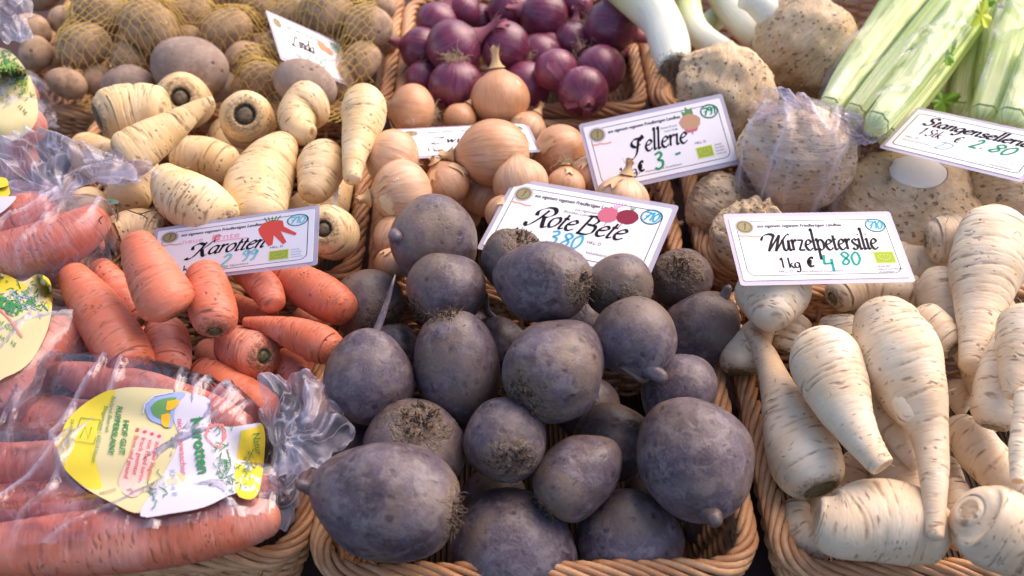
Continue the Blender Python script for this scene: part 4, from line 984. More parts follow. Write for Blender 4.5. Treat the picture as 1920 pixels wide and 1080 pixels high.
def strokes2d(txt, x, y, size, nib=.16, thin=.035, ang=40, slant=.25, width=1.0, spacing=0.0, total=None):
    """lettering drawn with a broad nib pen: list of quads in card units"""
    if total:
        raw = sum(GL[c][0]+spacing for c in txt); width = total/(raw*size)
    Vs, Fs = [], []; cx = 0; n_ = 0
    nv = np.array([math.cos(R(ang)), math.sin(R(ang))])*nib/2*size
    for ch in txt:
        adv, sts = GL[ch]
        for st in sts:
            P = np.array(st, float); P[:, 0] += cx
            Q = catmull(P, max(4, 5*len(st))) if len(st) > 2 else np.array([P[0]+(P[1]-P[0])*t for t in (0, .5, 1)])
            Q = np.column_stack([Q[:, 0]+slant*Q[:, 1], Q[:, 1]]); Q[:, 0] *= width; Q = Q*size+np.array([x, y])
            T = np.gradient(Q, axis=0); T /= np.linalg.norm(T, axis=1)[:, None]+1e-9; Nn = np.column_stack([-T[:, 1], T[:, 0]])
            sg = np.sign((Nn*nv).sum(1)); sg[sg == 0] = 1
            for i in range(1, len(sg)):
                if abs((Nn[i]*nv).sum()) < 1e-9: sg[i] = sg[i-1]
            off = Nn*((np.abs((Nn*nv).sum(1))+thin*size/1.0)[:, None])
            Vs.append(np.vstack([Q+off, Q-off])); k = len(Q)
            Fs += [(n_+i, n_+i+1, n_+k+i+1, n_+k+i) for i in range(k-1)]; n_ += 2*k
        cx += adv+spacing
    return (np.vstack(Vs) if Vs else np.zeros((0, 2))), Fs
_tc = {}
def text2d(s_, x, y, size, slant=.0, width=1.0):
    if s_ not in _tc:
        cu = bpy.data.curves.new('t', 'FONT'); cu.body = s_; cu.resolution_u = 2
        o = bpy.data.objects.new('t', cu); C.objects.link(o)
        dg = bpy.context.evaluated_depsgraph_get(); me = bpy.data.meshes.new_from_object(o.evaluated_get(dg))
        V = np.array([v.co[:2] for v in me.vertices]).reshape(-1, 2); Fc = [tuple(p.vertices) for p in me.polygons]
        bpy.data.objects.remove(o); bpy.data.curves.remove(cu); bpy.data.meshes.remove(me); _tc[s_] = (V, Fc)
    V, Fc = _tc[s_]
    V = V.copy(); V[:, 0] = (V[:, 0]+slant*V[:, 1])*width
    return V*size+np.array([x, y]), Fc
def disc2d(x, y, rx, ry, n=28, wob=0, seed=0):
    t = np.arange(n)*2*math.pi/n; w_ = 1+wob*np.sin(5*t+seed)+wob*np.sin(9*t+seed*2)
    return np.column_stack([x+rx*w_*np.cos(t), y+ry*w_*np.sin(t)]), [tuple(range(n))]
def ring2d(x, y, rx, ry, th, n=36):
    t = np.arange(n)*2*math.pi/n; a = np.column_stack([x+rx*np.cos(t), y+ry*np.sin(t)]); b = np.column_stack([x+(rx-th)*np.cos(t), y+(ry-th)*np.sin(t)])
    return np.vstack([a, b]), [(i, (i+1) % n, n+(i+1) % n, n+i) for i in range(n)]
def poly2d(pts): return np.array(pts, float), [tuple(range(len(pts)))]
def line2d(pts, th):
    P = np.array(pts, float); T = np.gradient(P, axis=0); T /= np.linalg.norm(T, axis=1)[:, None]+1e-9; N = np.column_stack([-T[:, 1], T[:, 0]])*th/2
    n = len(P); return np.vstack([P+N, P-N]), [(i, i+1, n+i+1, n+i) for i in range(n-1)]
def rrect(x0, y0, x1, y1, r, n=5):
    pts = []
    for (cx, cy, a0) in ((x1-r, y1-r, 0), (x0+r, y1-r, 90), (x0+r, y0+r, 180), (x1-r, y0+r, 270)):
        for i in range(n+1): a = R(a0+90*i/n); pts.append((cx+r*math.cos(a), cy+r*math.sin(a)))
    return pts
def common(L, title, price, pcol, badge, bcol, num='710'):
    """printed card, 100 x 50 units; L(part, material, layer, (V2, F))"""
    b = rrect(3.5, 3.5, 96.5, 46.5, 5); b.append(b[0]); L('border_line', 'ink', 1, line2d(b, .45))
    L('emblem', 'lab_white', 1.5, disc2d(8.5, 42, 6.2, 6.0)); L('emblem', 'gold', 2, disc2d(8.5, 42, 5.2, 5.0))
    L('emblem_figure', 'golddark', 3, ring2d(8.5, 42, 4.4, 4.2, .5)); L('emblem_figure', 'golddark', 3.2, strokes2d('1', 7.2, 39.6, 2.6, .2, .08))
    L('emblem_ribbon', 'orange', 3, line2d([(3, 35.2), (6, 34.5), (9, 34.8), (13, 33.8), (17, 34.2)], .9))
    L('header_text', 'ink', 2, text2d('aus eigenem veganem Friedfertigen Landbau', 16, 41.2, 3.7, .2, .80)); L('header_text', 'ink', 2.2, text2d('aus eigenem veganem Friedfertigen Landbau', 16.22, 41.3, 3.7, .2, .80))
    L('number_ring', 'ink', 2, ring2d(90, 41.5, 6.4, 5.6, .45)); L('number_ring', badge, 2, ring2d(90, 41.5, 5.8, 5.0, .5))
    L('number', badge, 3, strokes2d(num, 85.3, 38.8, 3.1, .10, .14, 20, .15, total=9.0))
    title(L)
    L('origin_text', 'ink', 2, text2d('HKL: D', 22, 5.4, 2.6, 0, 1.1)); L('origin_text', 'grey', 2, text2d('Herkunftsland: Deutschland', 35, 5.4, 2.2, 0, 1.05))
    price(L)
def leaf_logo(L, x0, y0, s=1.0):
    L('organic_leaf_logo', 'leafyellow', 2, poly2d([(x0-.7, y0-.7), (x0+12.6*s, y0-.7), (x0+12.6*s, y0+9.2*s), (x0-.7, y0+9.2*s)]))
    L('organic_leaf_logo', 'leafgreen', 3, poly2d([(x0, y0), (x0+11.8*s, y0), (x0+11.8*s, y0+8.4*s), (x0, y0+8.4*s)]))
    for i in range(12):
        t = i/12*2*math.pi; L('logo_stars', 'leafyellow', 4, disc2d(x0+5.9*s+3.6*s*math.cos(t)+.6*math.sin(2*t), y0+4.2*s+2.1*s*math.sin(t), .32, .32, 5))
def build_sign(s, seed):
    f = s['s']; c = CAM+(s['c']-CAM)*f; ex, ey = s['ex'], s['ey']; W_, H_ = s['w']*f, s['h']*f; nn = np.cross(ex, ey)
    e = empty('price_sign', c); tag(e, s['label'], 'price sign', 'handwritten price signs stuck between the vegetables')
    def bend(u): return -.0010*np.cos((u/50-1)*1.5)
    def P3(V2, h): V2 = np.asarray(V2, float); return c+np.outer((V2[:, 0]/100-.5)*W_, ex)+np.outer((V2[:, 1]/50-.5)*H_, ey)+np.outer(h+0*V2[:, 0], nn)
    def plate(name, x0, y0, x1, y1, r, h0, h1, mat):
        o = rrect(x0, y0, x1, y1, r); n = len(o); V = np.vstack([P3(o, h0), P3(o, h1)])
        Fc = [tuple(range(n, 2*n)), tuple(range(n-1, -1, -1))]+[(i, (i+1) % n, n+(i+1) % n, n+i) for i in range(n)]
        return mesh_obj(name, V, Fc, M[mat], e, None, False, c)
    plate('film', -2.6, -3.4, 102.8, 53.4, 2, -.0006, -.0002, 'film')
    plate('card', 0, 0, 100, 50, 1.2, -.0001, .0004, 'card')
    acc = {}; cnt = [0]
    def L(part, mat, layer, VF):
        V2, Fc = VF
        if len(V2) == 0: return
        key = (part, mat); acc.setdefault(key, MB()); cnt[0] += 1
        acc[key].add(P3(V2, .0004+.00006*layer+cnt[0]*2e-6), Fc)
    s['kw']['draw'](L)
    for (part, mat), mb in acc.items(): mb.build(part, M[mat], e, False, c)
    s['top'] = e
    return e
def d_wurzel(L):
    def t(L): L('title', 'ink', 3, strokes2d('W', 17.0, 22.0, 7.2, .32, .025, 35, .35)); L('title', 'ink', 3, strokes2d('urzelpetersilie', 28.5, 22.5, 8.2, .14, .045, 35, .06, total=59))
    def p(L):
        L('unit_text', 'ink', 2, strokes2d('1 kg', 24, 9.0, 3.96, .18, .07, 30, .02, total=12.5)); L('unit_text', 'ink', 2, strokes2d('\u20ac', 40.5, 9.5, 4.4, .3, .12, 30, .1))
        L('price', 'teal', 3, strokes2d('4', 50.5, 6.8, 6.2, .08, .10, 30, .05)); L('price', 'teal', 3, strokes2d('80', 61.5, 10.8, 5.0, .08, .12, 30, .1, total=12))
        leaf_logo(L, 83, 11.5); 
        for i, s_ in enumerate(('DE-NI-003', 'Oeko-Kontrollstelle', 'Deutschland')): L('small_text', 'ink', 2, text2d(s_, 82, 8.2-2.1*i, 2.0, 0, .95))
    common(L, t, p, 'teal', 'cyan', 'ink', '710')
def d_rote(L):
    def t(L):
        L('title', 'ink', 3, strokes2d('R', 21, 20.5, 7.4, .34, .02, 35, .30)); L('title', 'ink', 3, strokes2d('ote', 31.5, 21.5, 7.8, .16, .045, 35, .30, total=17))
        L('title', 'ink', 3, strokes2d('B', 51.5, 21.0, 7.2, .24, .035, 35, .22)); L('title', 'ink', 3, strokes2d('ete', 61.5, 21.5, 7.8, .16, .045, 35, .30, total=17.5))
        L('grower_text', 'grey', 2, text2d('aus regionalem', 44, 36.6, 2.6, .2)); L('grower_text', 'grey', 2, text2d('Bioanbau Lueneburg', 38, 33.8, 2.6, .2))
        L('picture', 'beetpink', 3, disc2d(65, 37.5, 6.3, 5.6, 22, .02)); L('picture', 'beetred', 3.3, disc2d(76.5, 38.5, 6.6, 5.4, 22, .02, 1))
        L('picture', 'beetpink', 3, line2d([(66, 32.5), (65.5, 29.5), (65.8, 28.5)], .5)); L('picture', 'beetred', 3, line2d([(75, 33.5), (74, 30), (72.5, 28.5)], .5))
        for dx in (-2, -.6, .9, 2.3): L('picture', 'pink', 2.6, line2d([(67, 42), (68+dx, 45.5), (69.5+dx*1.5, 48)], .6))
        for dx in (-1.5, 0, 1.4): L('picture', 'picgreen', 2.8, line2d([(77.5, 43), (77.5+dx, 46)], .6))
    def p(L):
        L('price', 'cyan', 3, strokes2d('3,80', 36, 10.0, 5.0, .08, .11, 30, .1, total=21)); L('unit_text', 'ink', 2, strokes2d('1 kg', 14, 10.5, 3.08, .18, .07, 30, .02, total=12.5))
        L('small_text', 'ink', 2, text2d('HKL: D', 60, 15, 2.8)); L('small_text', 'grey', 2, text2d('Verkaufsstand, Deutschland', 62, 8, 2.2))
    common(L, t, p, 'cyan', 'cyan', 'ink', '710')
def d_sellerie(L):
    def t(L):
        L('title', 'ink', 3, strokes2d('\u017f', 28, 20.0, 6.6, .34, .03, 35, .25)); L('title', 'ink', 3, strokes2d('ellerie', 38.5, 21.5, 8.0, .15, .045, 35, .22, total=31))
        L('grower_text', 'grey', 2, text2d('Ackerfrisch', 53, 35.5, 2.6, .2)); L('grower_text', 'grey', 2, text2d('vom Hof', 55, 32.6, 2.6, .2))
        L('picture', 'picgreen', 3, poly2d([(71, 41), (70.5, 46), (73, 44.5), (74, 49), (76, 46), (78.5, 47.5), (78.5, 41)]))
        L('picture', 'celtan', 3.3, disc2d(74.8, 36.5, 7.6, 6.2, 24, .03)); L('picture', 'beetpink', 3.1, disc2d(74.5, 33.2, 5.6, 5.0, 18, .08)); L('picture', 'golddark', 3, line2d([(74.5, 29), (74.5, 26.5)], .6))
    def p(L):
        L('unit_text', 'ink', 2, strokes2d('1 kg', 17, 6.5, 3.26, .18, .07, 30, .02, total=12.5)); L('unit_text', 'ink', 2, strokes2d('\u20ac', 30.5, 7.0, 4.6, .3, .12, 30, .1))
        L('price', 'green', 3, strokes2d('3', 42, 6.0, 6.6, .08, .11, 30, .15)); L('price', 'green', 3, strokes2d('.', 55, 6.3, 3.5, .08, .1)); L('price', 'green', 3, strokes2d('-', 58, 9.0, 6.4, .08, .11, 30, .1))
        leaf_logo(L, 74, 7.5, .92)
        L('small_text', 'ink', 2, text2d('HKL: D', 74, 18.5, 2.6))
        for i in range(4): L('small_text', 'grey', 2, text2d(('DE-NI-003', 'Kontrollstelle', 'Deutschland', 'Landwirtschaft')[i], 87, 14.2-2.3*i, 1.9, 0, .62))
    common(L, t, p, 'green', 'green', 'ink', '791')
def d_karotten(L):
    def t(L):
        L('title', 'ink', 3, strokes2d('K', 24, 19, 7.0, .34, .03, 35, .35)); L('title', 'ink', 3, strokes2d('arotten', 34, 20, 7.4, .15, .05, 35, .45, total=36))
        L('harvest_note', 'pink', 2.5, text2d('neue', 17, 33.5, 6.5, .1, 1.1)); L('harvest_note', 'salmon', 2.6, strokes2d('e', 38, 33, 4.8, .1, .12, 30, .1)); L('harvest_note', 'pink', 2.5, text2d('Ernte', 36, 32.8, 8.0, .1, 1.05))
        L('harvest_note', 'pink', 2.4, line2d([(38, 31), (47, 31.6), (60, 31.0)], .8))
        for q in ([(69, 43), (66, 38), (67, 33), (73, 20), (75.5, 21), (76, 30), (82, 20), (84, 22), (80, 33), (89, 27), (90, 29), (82, 37), (81, 43), (75, 45)],): L('picture', 'carrotred', 3, poly2d(q))
        for dx in (-5, -2.5, 0, 2.5, 5): L('picture', 'picgreen', 2.9, line2d([(74.5+dx*.5, 43), (74.5+dx, 48)], .8))
    def p(L):
        L('unit_text', 'ink', 2, strokes2d('1 kg', 14, 6.5, 2.64, .18, .07, 30, .02, total=12.5)); L('unit_text', 'ink', 2, strokes2d('\u20ac', 29, 7, 3.8, .3, .1, 30, .1))
        L('price', 'aqua', 3, strokes2d('2', 42, 5.5, 6.2, .08, .12, 30, .3)); L('price', 'aqua', 3, strokes2d(',', 51, 6.5, 4.2, .08, .1)); L('price', 'aqua', 3, strokes2d('99', 55, 9.0, 5.2, .08, .12, 30, .3))
        leaf_logo(L, 74, 6.5, .95); L('small_text', 'ink', 2, text2d('HKL: D', 74, 17.5, 2.6))
        for i in range(4): L('small_text', 'lab_blue', 2, text2d(('DE-NI-003', 'Kontrollstelle', 'Deutschland', 'Landwirtschaft')[i], 87, 13.2-2.3*i, 1.9, 0, .62))
    common(L, t, p, 'aqua', 'aqua', 'ink', '710')
def d_zwiebel(L):
    def t(L): L('title', 'ink', 3, strokes2d('Z', 22, 20, 6.4, .36, .03, 35, .35)); L('title', 'ink', 3, strokes2d('wiebeln', 33, 21, 6.6, .20, .05, 35, .3, total=36)); L('picture', 'onpic', 3, disc2d(77, 37, 6, 6)); L('picture', 'picgreen', 2.9, line2d([(77, 42), (78, 47), (81, 48)], 1.0))
    def p(L): L('unit_text', 'ink', 2, strokes2d('1 kg', 17, 6.5, 3.08, .18, .07, 30, .02, total=12.5)); L('price', 'green', 3, strokes2d('2,50', 42, 7.0, 4.6, .08, .085, 30, .15)); leaf_logo(L, 80, 7.5, .9)
    common(L, t, p, 'green', 'green', 'ink', '710')
def d_linda(L):
    def t(L):
        L('title', 'ink', 3, strokes2d('L', 21, 21, 6.4, .36, .03, 35, .35)); L('title', 'ink', 3, strokes2d('inda', 31, 21.5, 7.4, .24, .06, 35, .3, total=22))
        L('picture', 'potbrown', 3, disc2d(69, 36, 7, 6.5, 20, .04)); L('picture', 'celtan', 3.2, disc2d(77, 33, 7, 5, 20, .04, 2)); L('picture', 'salmon', 3.3, disc2d(77, 30, 2.4, 1.3, 10))
        L('note_text', 'ink', 2, text2d('festkochend', 66, 22, 3.2)); L('note_text', 'ink', 2, text2d('Kartoffeln', 66, 18.6, 3.2))
    def p(L): L('unit_text', 'ink', 2, strokes2d('1 kg', 17, 8.5, 3.08, .18, .07, 30, .02, total=12.5)); L('price', 'green', 3, strokes2d('2,50', 36, 9.0, 5.0, .08, .10, 30, .15, total=30))
    common(L, t, p, 'green', 'green', 'ink', '710')
def d_stangen(L):
    P = rrect(3.5, 4, 96.5, 45.5, 3); P.append(P[0]); L('border_line', 'ink', 1, line2d(P, .6))
    L('title', 'ink', 3, strokes2d('Stangensellerie', 11.5, 33.5, 5.2, .28, .09, 30, .25, total=78))
    L('unit_text', 'ink', 2, strokes2d('1 Stk.', 14, 21.5, 4.6, .18, .05, 30, .25)); L('unit_text', 'ink', 2, strokes2d('\u20ac', 41, 21.5, 4.6, .22, .06, 30, .25))
    L('price', 'green', 3, strokes2d('2', 54, 20, 5.6, .12, .12, 30, .3)); L('price', 'green', 3, strokes2d(',', 62, 22, 4.2, .10, .1)); L('price', 'green', 3, strokes2d('80', 67, 20.5, 5.2, .12, .12, 30, .3, total=16))
    L('origin_letter', 'teal', 3, strokes2d('D', 32, 10.5, 4.4, .05, .05, 30, .25, total=10))
    L('origin_text', 'ink', 2, text2d('HKL: D', 8, 15.0, 3.2)); L('origin_text', 'grey', 2, text2d('Herkunft Deutschland', 8, 11.4, 2.4)); L('origin_text', 'grey', 2, text2d('Verkaufsstand', 76, 6, 2.6)); L('origin_text', 'lab_blue', 2, ring2d(84, 12, 5, 2.2, .3))
    L('number_ring', 'aqua', 2, ring2d(95, 36, 5.5, 4.2, .6)); L('number_ring', 'teal', 2, line2d([(92, 36), (95, 38), (98, 36)], .8))

sign('wurzel', [(1365,408),(1663,404),(1706,520),(1395,527)], 10.5, 'Wurzelpetersilie price sign reading 4,80 euro in green ink', d_wurzel)
sign('rote', [(968,339),(1262,395),(1207,517),(905,462)], 8.0, 'Rote Bete price sign with pink and red beet picture, leaning behind the beetroots', d_rote)
sign('sellerie', [(1092,240),(1350,184),(1382,300),(1124,356)], 7.0, 'Sellerie price sign reading 3 euro with a small celeriac picture', d_sellerie)
sign('stangen', [(1722,203),(1975,262),(1912,332),(1658,276)], 12.0, 'Stangensellerie price sign lying below the celery bags at the right edge', d_stangen)
sign('karotten', [(285,440),(603,388),(574,494),(300,522)], 8.5, 'Karotten price sign reading 2,99 euro with a red carrot picture and a pink note', d_karotten)
sign('zwiebel', [(745,245),(986,233),(1004,281),(762,294)], 6.0, 'onion price sign starting with Zw, mostly hidden behind an oval yellow onion', d_zwiebel)
sign('linda', [(503,26),(635,82),(661,160),(529,106)], 7.0, 'Linda potato price sign standing among the netted potatoes', d_linda)
FORCE += [('b_wide', 'rote'), ('b_dirty', 'rote'), ('b_ring', 'rote'), ('rote', 'y_pale'), ('rote', 'y_orange'), ('y_orange', 'sellerie'), ('wurzel', 'z_cut'), ('wurzel', 'z_knob'), ('wurzel', 'p_stout'),
          ('c_tall', 'karotten'), ('karotten', 'c_tip'), ('stangen', 'z_cut'), ('sellerie', 'z1'), ('wurzel', 'p_long'), ('n_slim', 'n_crown'), ('b_central', 'b_rings'), ('p_main', 'p_front')]

# ---------------------------------------------------------------- settle and build the heaps
settle()
HEADS = {}
for i, s in enumerate(SPECS):
    if s['mode'] == 'blob': build_blob(s, 100+i)
    elif s['mode'] == 'sign': build_sign(s, 100+i)
    else:
        o = build_root(s, 100+i)
        if s['kw'].get('head'):
            h = s['kw']['head']
            if h not in HEADS:
                HEADS[h] = empty('celery_bunch', tuple(o.location))
            o.parent = HEADS[h]; o.location = Vector(o.location)-HEADS[h].location
for h, lab in (('cel1', 'large celery bunch in a clear bag running diagonally at the top right'), ('cel2', 'yellowish celery bunch behind the large diagonal one'), ('cel3', 'celery bunch in a milky bag at the very top right edge')):
    tag(HEADS[h], lab, 'celery', 'celery bunches at the top right')
# ---------------------------------------------------------------- stall table and wicker baskets
TZ = -0.135
V = np.array([(-1.6, -.2, TZ), (1.6, -.2, TZ), (1.6, 2.6, TZ), (-1.6, 2.6, TZ)]); tag(mesh_obj('stall_table', V, [(0, 1, 2, 3)], M['table'], None, None, False), kind='structure')
def loop_path(x0, x1, y0, y1, r, step):
    P = []
    for (cx, cy, a0) in ((x1-r, y0+r, -90), (x1-r, y1-r, 0), (x0+r, y1-r, 90), (x0+r, y0+r, 180)):
        for i in range(9): a = R(a0+90*i/8); P.append((cx+r*math.cos(a), cy+r*math.sin(a)))
    P.append(P[0]); P = np.array(P); s = np.concatenate([[0], np.cumsum(np.linalg.norm(np.diff(P, axis=0), axis=1))])
    n = int(float(s[-1])/step); t = np.linspace(0, s[-1], n, endpoint=False)
    return np.column_stack([np.interp(t, s, P[:, 0]), np.interp(t, s, P[:, 1])]), s[-1]
def in_view(p, m=60):
    d = p-CAM; z = d@FW; u = 960+d@RT/z*F_PX; v = 540-d@UP/z*F_PX
    return (-m < u) & (u < 1920+m) & (-m < v) & (v < 1080+m)
def basket(label, xl, xr, yf, yb, rot=0.0, depth=.12, z0=0.0, seed=0, twist=1):
    rng = np.random.default_rng(seed)
    A, Bp = at(xl, yf, z0), at(xr, yf, z0); Bk = at((xl+xr)/2, yb, z0)
    cx, wd = (A[0]+Bp[0])/2, abs(Bp[0]-A[0]); y0 = (A[1]+Bp[1])/2; ln = Bk[1]-y0; cen = np.array([cx, y0+ln/2])
    cr_, sr_ = math.cos(R(rot)), math.sin(R(rot))
    def W(P, z): P = np.asarray(P, float); x, y = P[:, 0], P[:, 1]; return np.column_stack([cen[0]+x*cr_-y*sr_, cen[1]+x*sr_+y*cr_, np.broadcast_to(z, (len(P),))])
    e = empty('wicker_basket', (cen[0], cen[1], z0-depth)); tag(e, label, 'basket', 'rectangular wicker baskets set side by side')
    hx, hy = wd/2, ln/2
    rim, per = loop_path(-hx, hx, -hy, hy, .032, .004); n = len(rim)
    T = np.roll(rim, -1, 0)-np.roll(rim, 1, 0); T /= np.linalg.norm(T, axis=1)[:, None]; out = np.column_stack([T[:, 1], -T[:, 0]])
    # braided rim: every strand comes up inside, runs slantwise over the top and tucks in outside
    k0 = int(round(per/.0155)); Ls = .078; rr = .0072
    for i in range(k0):
        s0 = i*per/k0; m_ = 13; u = np.linspace(0, 1, m_)
        idx = ((s0+u*Ls*rng.uniform(.93, 1.07))/per*n) % n; i0 = idx.astype(int); fr = (idx-i0)[:, None]
        c2 = rim[i0]*(1-fr)+rim[(i0+1) % n]*fr; o2 = out[i0]
        ph = R(-62)+u*R(245)
        rad_ = rr*(1+.06*rng.normal())
        P = W(c2+o2*(rad_*np.sin(ph))[:, None], 0)
        P[:, 2] = z0+rad_*np.cos(ph)*.95
        if not in_view(P, 120).any(): continue
        V, F = tube(P, .0031*(1+.10*rng.normal())*np.where((u < .04) | (u > .96), .7, 1), 7)
        mesh_obj('braid_strand', V, F, M['wicker'], e, None, True, P[m_//2])
    # core and a second, lower wale
    mb = MB(); core = W(np.vstack([rim, rim[:1]]), z0-.001); V, F = tube(core[::2], .0045, 6, False); mb.add(V, F)
    for q in range(3):
        for h in (0, 1):
            m2 = n*1; tt = np.arange(m2+1); c2 = rim[tt % n]; o2 = out[tt % n]; a = tt*.004/.016*math.pi+h*math.pi+q*.8
            P = W(c2+o2*(np.sin(a)*.0036)[:, None], z0-.0125-.0062*q+.0016*np.cos(a)); V, F = tube(P, .0029, 5, False); mb.add(V, F)
    o = mb.build('waling', M['wicker'], e); o['kind'] = 'stuff'
    mb = MB(); z = z0-.034; row = 0; ns = int(per/.024)
    while z > z0-depth:
        sh = 1-.16*((z0-z)/depth); tt = np.arange(0, n+1, 1); c2 = rim[tt % n]*sh; a = tt/n*ns*math.pi+(row % 2)*math.pi
        P = W(c2+out[tt % n]*(np.sin(a)*.0032)[:, None], z+.0003*rng.normal()); V, F = tube(P, .0026, 5, False); mb.add(V, F); z -= .0056; row += 1
    o = mb.build('woven_wall', M['wicker'], e); o['kind'] = 'stuff'
    mb = MB()
    for i in range(ns):
        j = int(i*n/ns); top = W(rim[j:j+1], z0-.006)[0]; bot = W(rim[j:j+1]*.84, z0-depth)[0]; V, F = tube([top, (top+bot)/2, bot], .0028, 6); mb.add(V, F)
    o = mb.build('stakes', M['wicker'], e); o['kind'] = 'stuff'
    fl = W(rim[::4]*.86, z0-depth+.002); mesh_obj('base', fl, [tuple(range(len(fl)))], M['wicker_floor_shaded'], e, None, False)
    return e
q = Mt('woven_base_shaded'); v = q.n('TexCoord').outputs['Object']; wv = q.n('TexWave', {'Vector': v, 'Scale': 60.0, 'Distortion': .5}).outputs['Fac']
M['wicker_floor_shaded'] = q.end(q.bsdf(q.mix(wv, (.035, .02, .012), (.09, .05, .025)), .6, q.bump(wv, .003), spec=.3))  # base far darker than the wicker: shade in the gaps put into its colour
basket('wicker basket holding the beetroots in the front middle', 598, 1412, 1074, 560, 0, seed=1)
basket('wicker basket holding the root parsleys in the front right', 1476, 2290, 1068, 548, 0, seed=2)
basket('wicker basket holding loose and bagged carrots in the front left', -215, 552, 1058, 556, 1.5, seed=3)
basket('wicker basket holding the yellow onions in the middle', 703, 1276, 532, 240, 0, seed=4)
basket('wicker basket holding the parsnips in the left middle', 60, 658, 530, 218, 0, seed=5)
basket('wicker basket holding the celeriacs at the right', 1328, 2000, 500, 208, 0, seed=6)
basket('wicker basket holding the red onions at the back', 752, 1204, 209, 2, 0, seed=7)
basket('wicker basket holding the potatoes at the back left', 34, 722, 207, -70, 0, seed=8)
basket('wicker basket holding the leeks at the back right', 1236, 2200, 200, -40, 0, seed=9)

# ---------------------------------------------------------------- plastic bags, nets
def ids_like(*pre): return [k for k in GEOM if any(k.startswith(p) for p in pre)]
def bvh_of(ids):
    VV, FF, n = [], [], 0
    for k in ids:
        V, F = GEOM[k]; VV.append(np.asarray(V)); FF += [tuple(int(i)+n for i in f) for f in F]; n += len(V)
    return BVHTree.FromPolygons([tuple(v) for v in np.concatenate(VV)], FF)
def inside(px, py, poly):
    c = False; j = len(poly)-1
    for i in range(len(poly)):
        xi, yi = poly[i]; xj, yj = poly[j]
        if ((yi > py) != (yj > py)) and (px < (xj-xi)*(py-yi)/(yj-yi+1e-12)+xi): c = not c
        j = i
    return c
def ridged(X, Y, rng, f, n=8):
    out = np.zeros_like(X)
    for _ in range(n):
        a = rng.uniform(0, math.pi); k = f*rng.uniform(.5, 1.7)
        out += np.abs(((X*math.cos(a)+Y*math.sin(a))*k+rng.uniform(0, 1)+.25*np.sin((X*math.sin(a)-Y*math.cos(a))*k*2.3)) % 1-.5)*2
    return out/n-.5
def hmap(ids, poly_px, zref, res, offset, dil=2, blur=3, low=-.02):
    tree = bvh_of(ids); poly = [tuple(at(x, y, zref)[:2]) for x, y in poly_px]; pa = np.array(poly)
    x = np.arange(pa[:, 0].min(), pa[:, 0].max()+res, res); y = np.arange(pa[:, 1].min(), pa[:, 1].max()+res, res)
    X, Y = np.meshgrid(x, y, indexing='ij'); Z = np.full(X.shape, low); Mk = np.zeros(X.shape, bool)
    for i in range(len(x)):
        for j in range(len(y)):
            Mk[i, j] = inside(x[i], y[j], poly)
            h = tree.ray_cast((x[i], y[j], .5), (0, 0, -1))
            if h[0] is not None: Z[i, j] = max(low, h[0].z)
    Z0 = Z.copy()
    def sh(A, a, b): return A[np.clip(np.arange(A.shape[0])+a, 0, A.shape[0]-1)][:, np.clip(np.arange(A.shape[1])+b, 0, A.shape[1]-1)]
    for _ in range(dil): Z = np.max([sh(Z, a, b) for a in (-1, 0, 1) for b in (-1, 0, 1)], axis=0)
    for _ in range(blur): Z = np.mean([sh(Z, a, b) for a in (-1, 0, 1) for b in (-1, 0, 1)], axis=0)
    Z = np.maximum(Z, Z0)+offset
    for _ in range(1): Z = np.maximum(np.mean([sh(Z, a, b) for a in (-1, 0, 1) for b in (-1, 0, 1)], axis=0), Z0+offset*.7)
    return X, Y, Z, Mk
SHEET = {}
def drape(id_, name, ids, poly_px, zref, res, offset, amp, freq, mat, parent=None, seed=0, dil=2, blur=3, edge=.0, low=-.02, creases=0, cdir=70, foldk=.25, lift=.0):
    rng = np.random.default_rng(seed); X, Y, Z, Mk = hmap(ids, poly_px, zref, res, offset, dil, blur, low); Zs = Z.copy()
    Z = Z+lift+np.maximum(0, ridged(X, Y, rng, freq)+.12)*amp+ridged(X, Y, rng, freq*2.6)*amp*.25
    FO = np.clip((ridged(X, Y, rng, freq*1.7, 5)-.22)*2.2, 0, 1)*foldk
    for _ in range(creases):
        cx_, cy_ = rng.uniform(X.min(), X.max()), rng.uniform(Y.min(), Y.max()); th = R(cdir+rng.normal()*24); L_ = rng.uniform(.03, .10)
        al = (X-cx_)*math.cos(th)+(Y-cy_)*math.sin(th); ac = -(X-cx_)*math.sin(th)+(Y-cy_)*math.cos(th)+.004*np.sin(al*60)
        g_ = np.exp(-np.abs(ac)/.0022)*np.exp(-(al/L_)**4); Z = Z+.005*g_; FO = np.maximum(FO, np.exp(-(ac/.0017)**2)*np.exp(-(al/L_)**4)*rng.uniform(.3, 1.0))  # each crease also gets a whitish line as a painted glint
    nx, ny = X.shape; V = np.stack([X, Y, Z], -1).reshape(-1, 3); F = []
    for i in range(nx-1):
        for j in range(ny-1):
            if Mk[i, j] and Mk[i+1, j] and Mk[i+1, j+1] and Mk[i, j+1]: F.append((i*ny+j, (i+1)*ny+j, (i+1)*ny+j+1, i*ny+j+1))
    used = np.unique(np.array(F).ravel()); mp = -np.ones(len(V), int); mp[used] = np.arange(len(used)); Vs_ = np.stack([X, Y, Zs], -1).reshape(-1, 3)[used]; V = V[used]; F = [tuple(mp[list(f)]) for f in F]; FO = FO.ravel()[used]
    SHEET[id_] = BVHTree.FromPolygons([tuple(v) for v in Vs_], F)
    return mesh_obj(name, V, np.array(F), M[mat], parent, dict(fold=FO), True, V.mean(0))
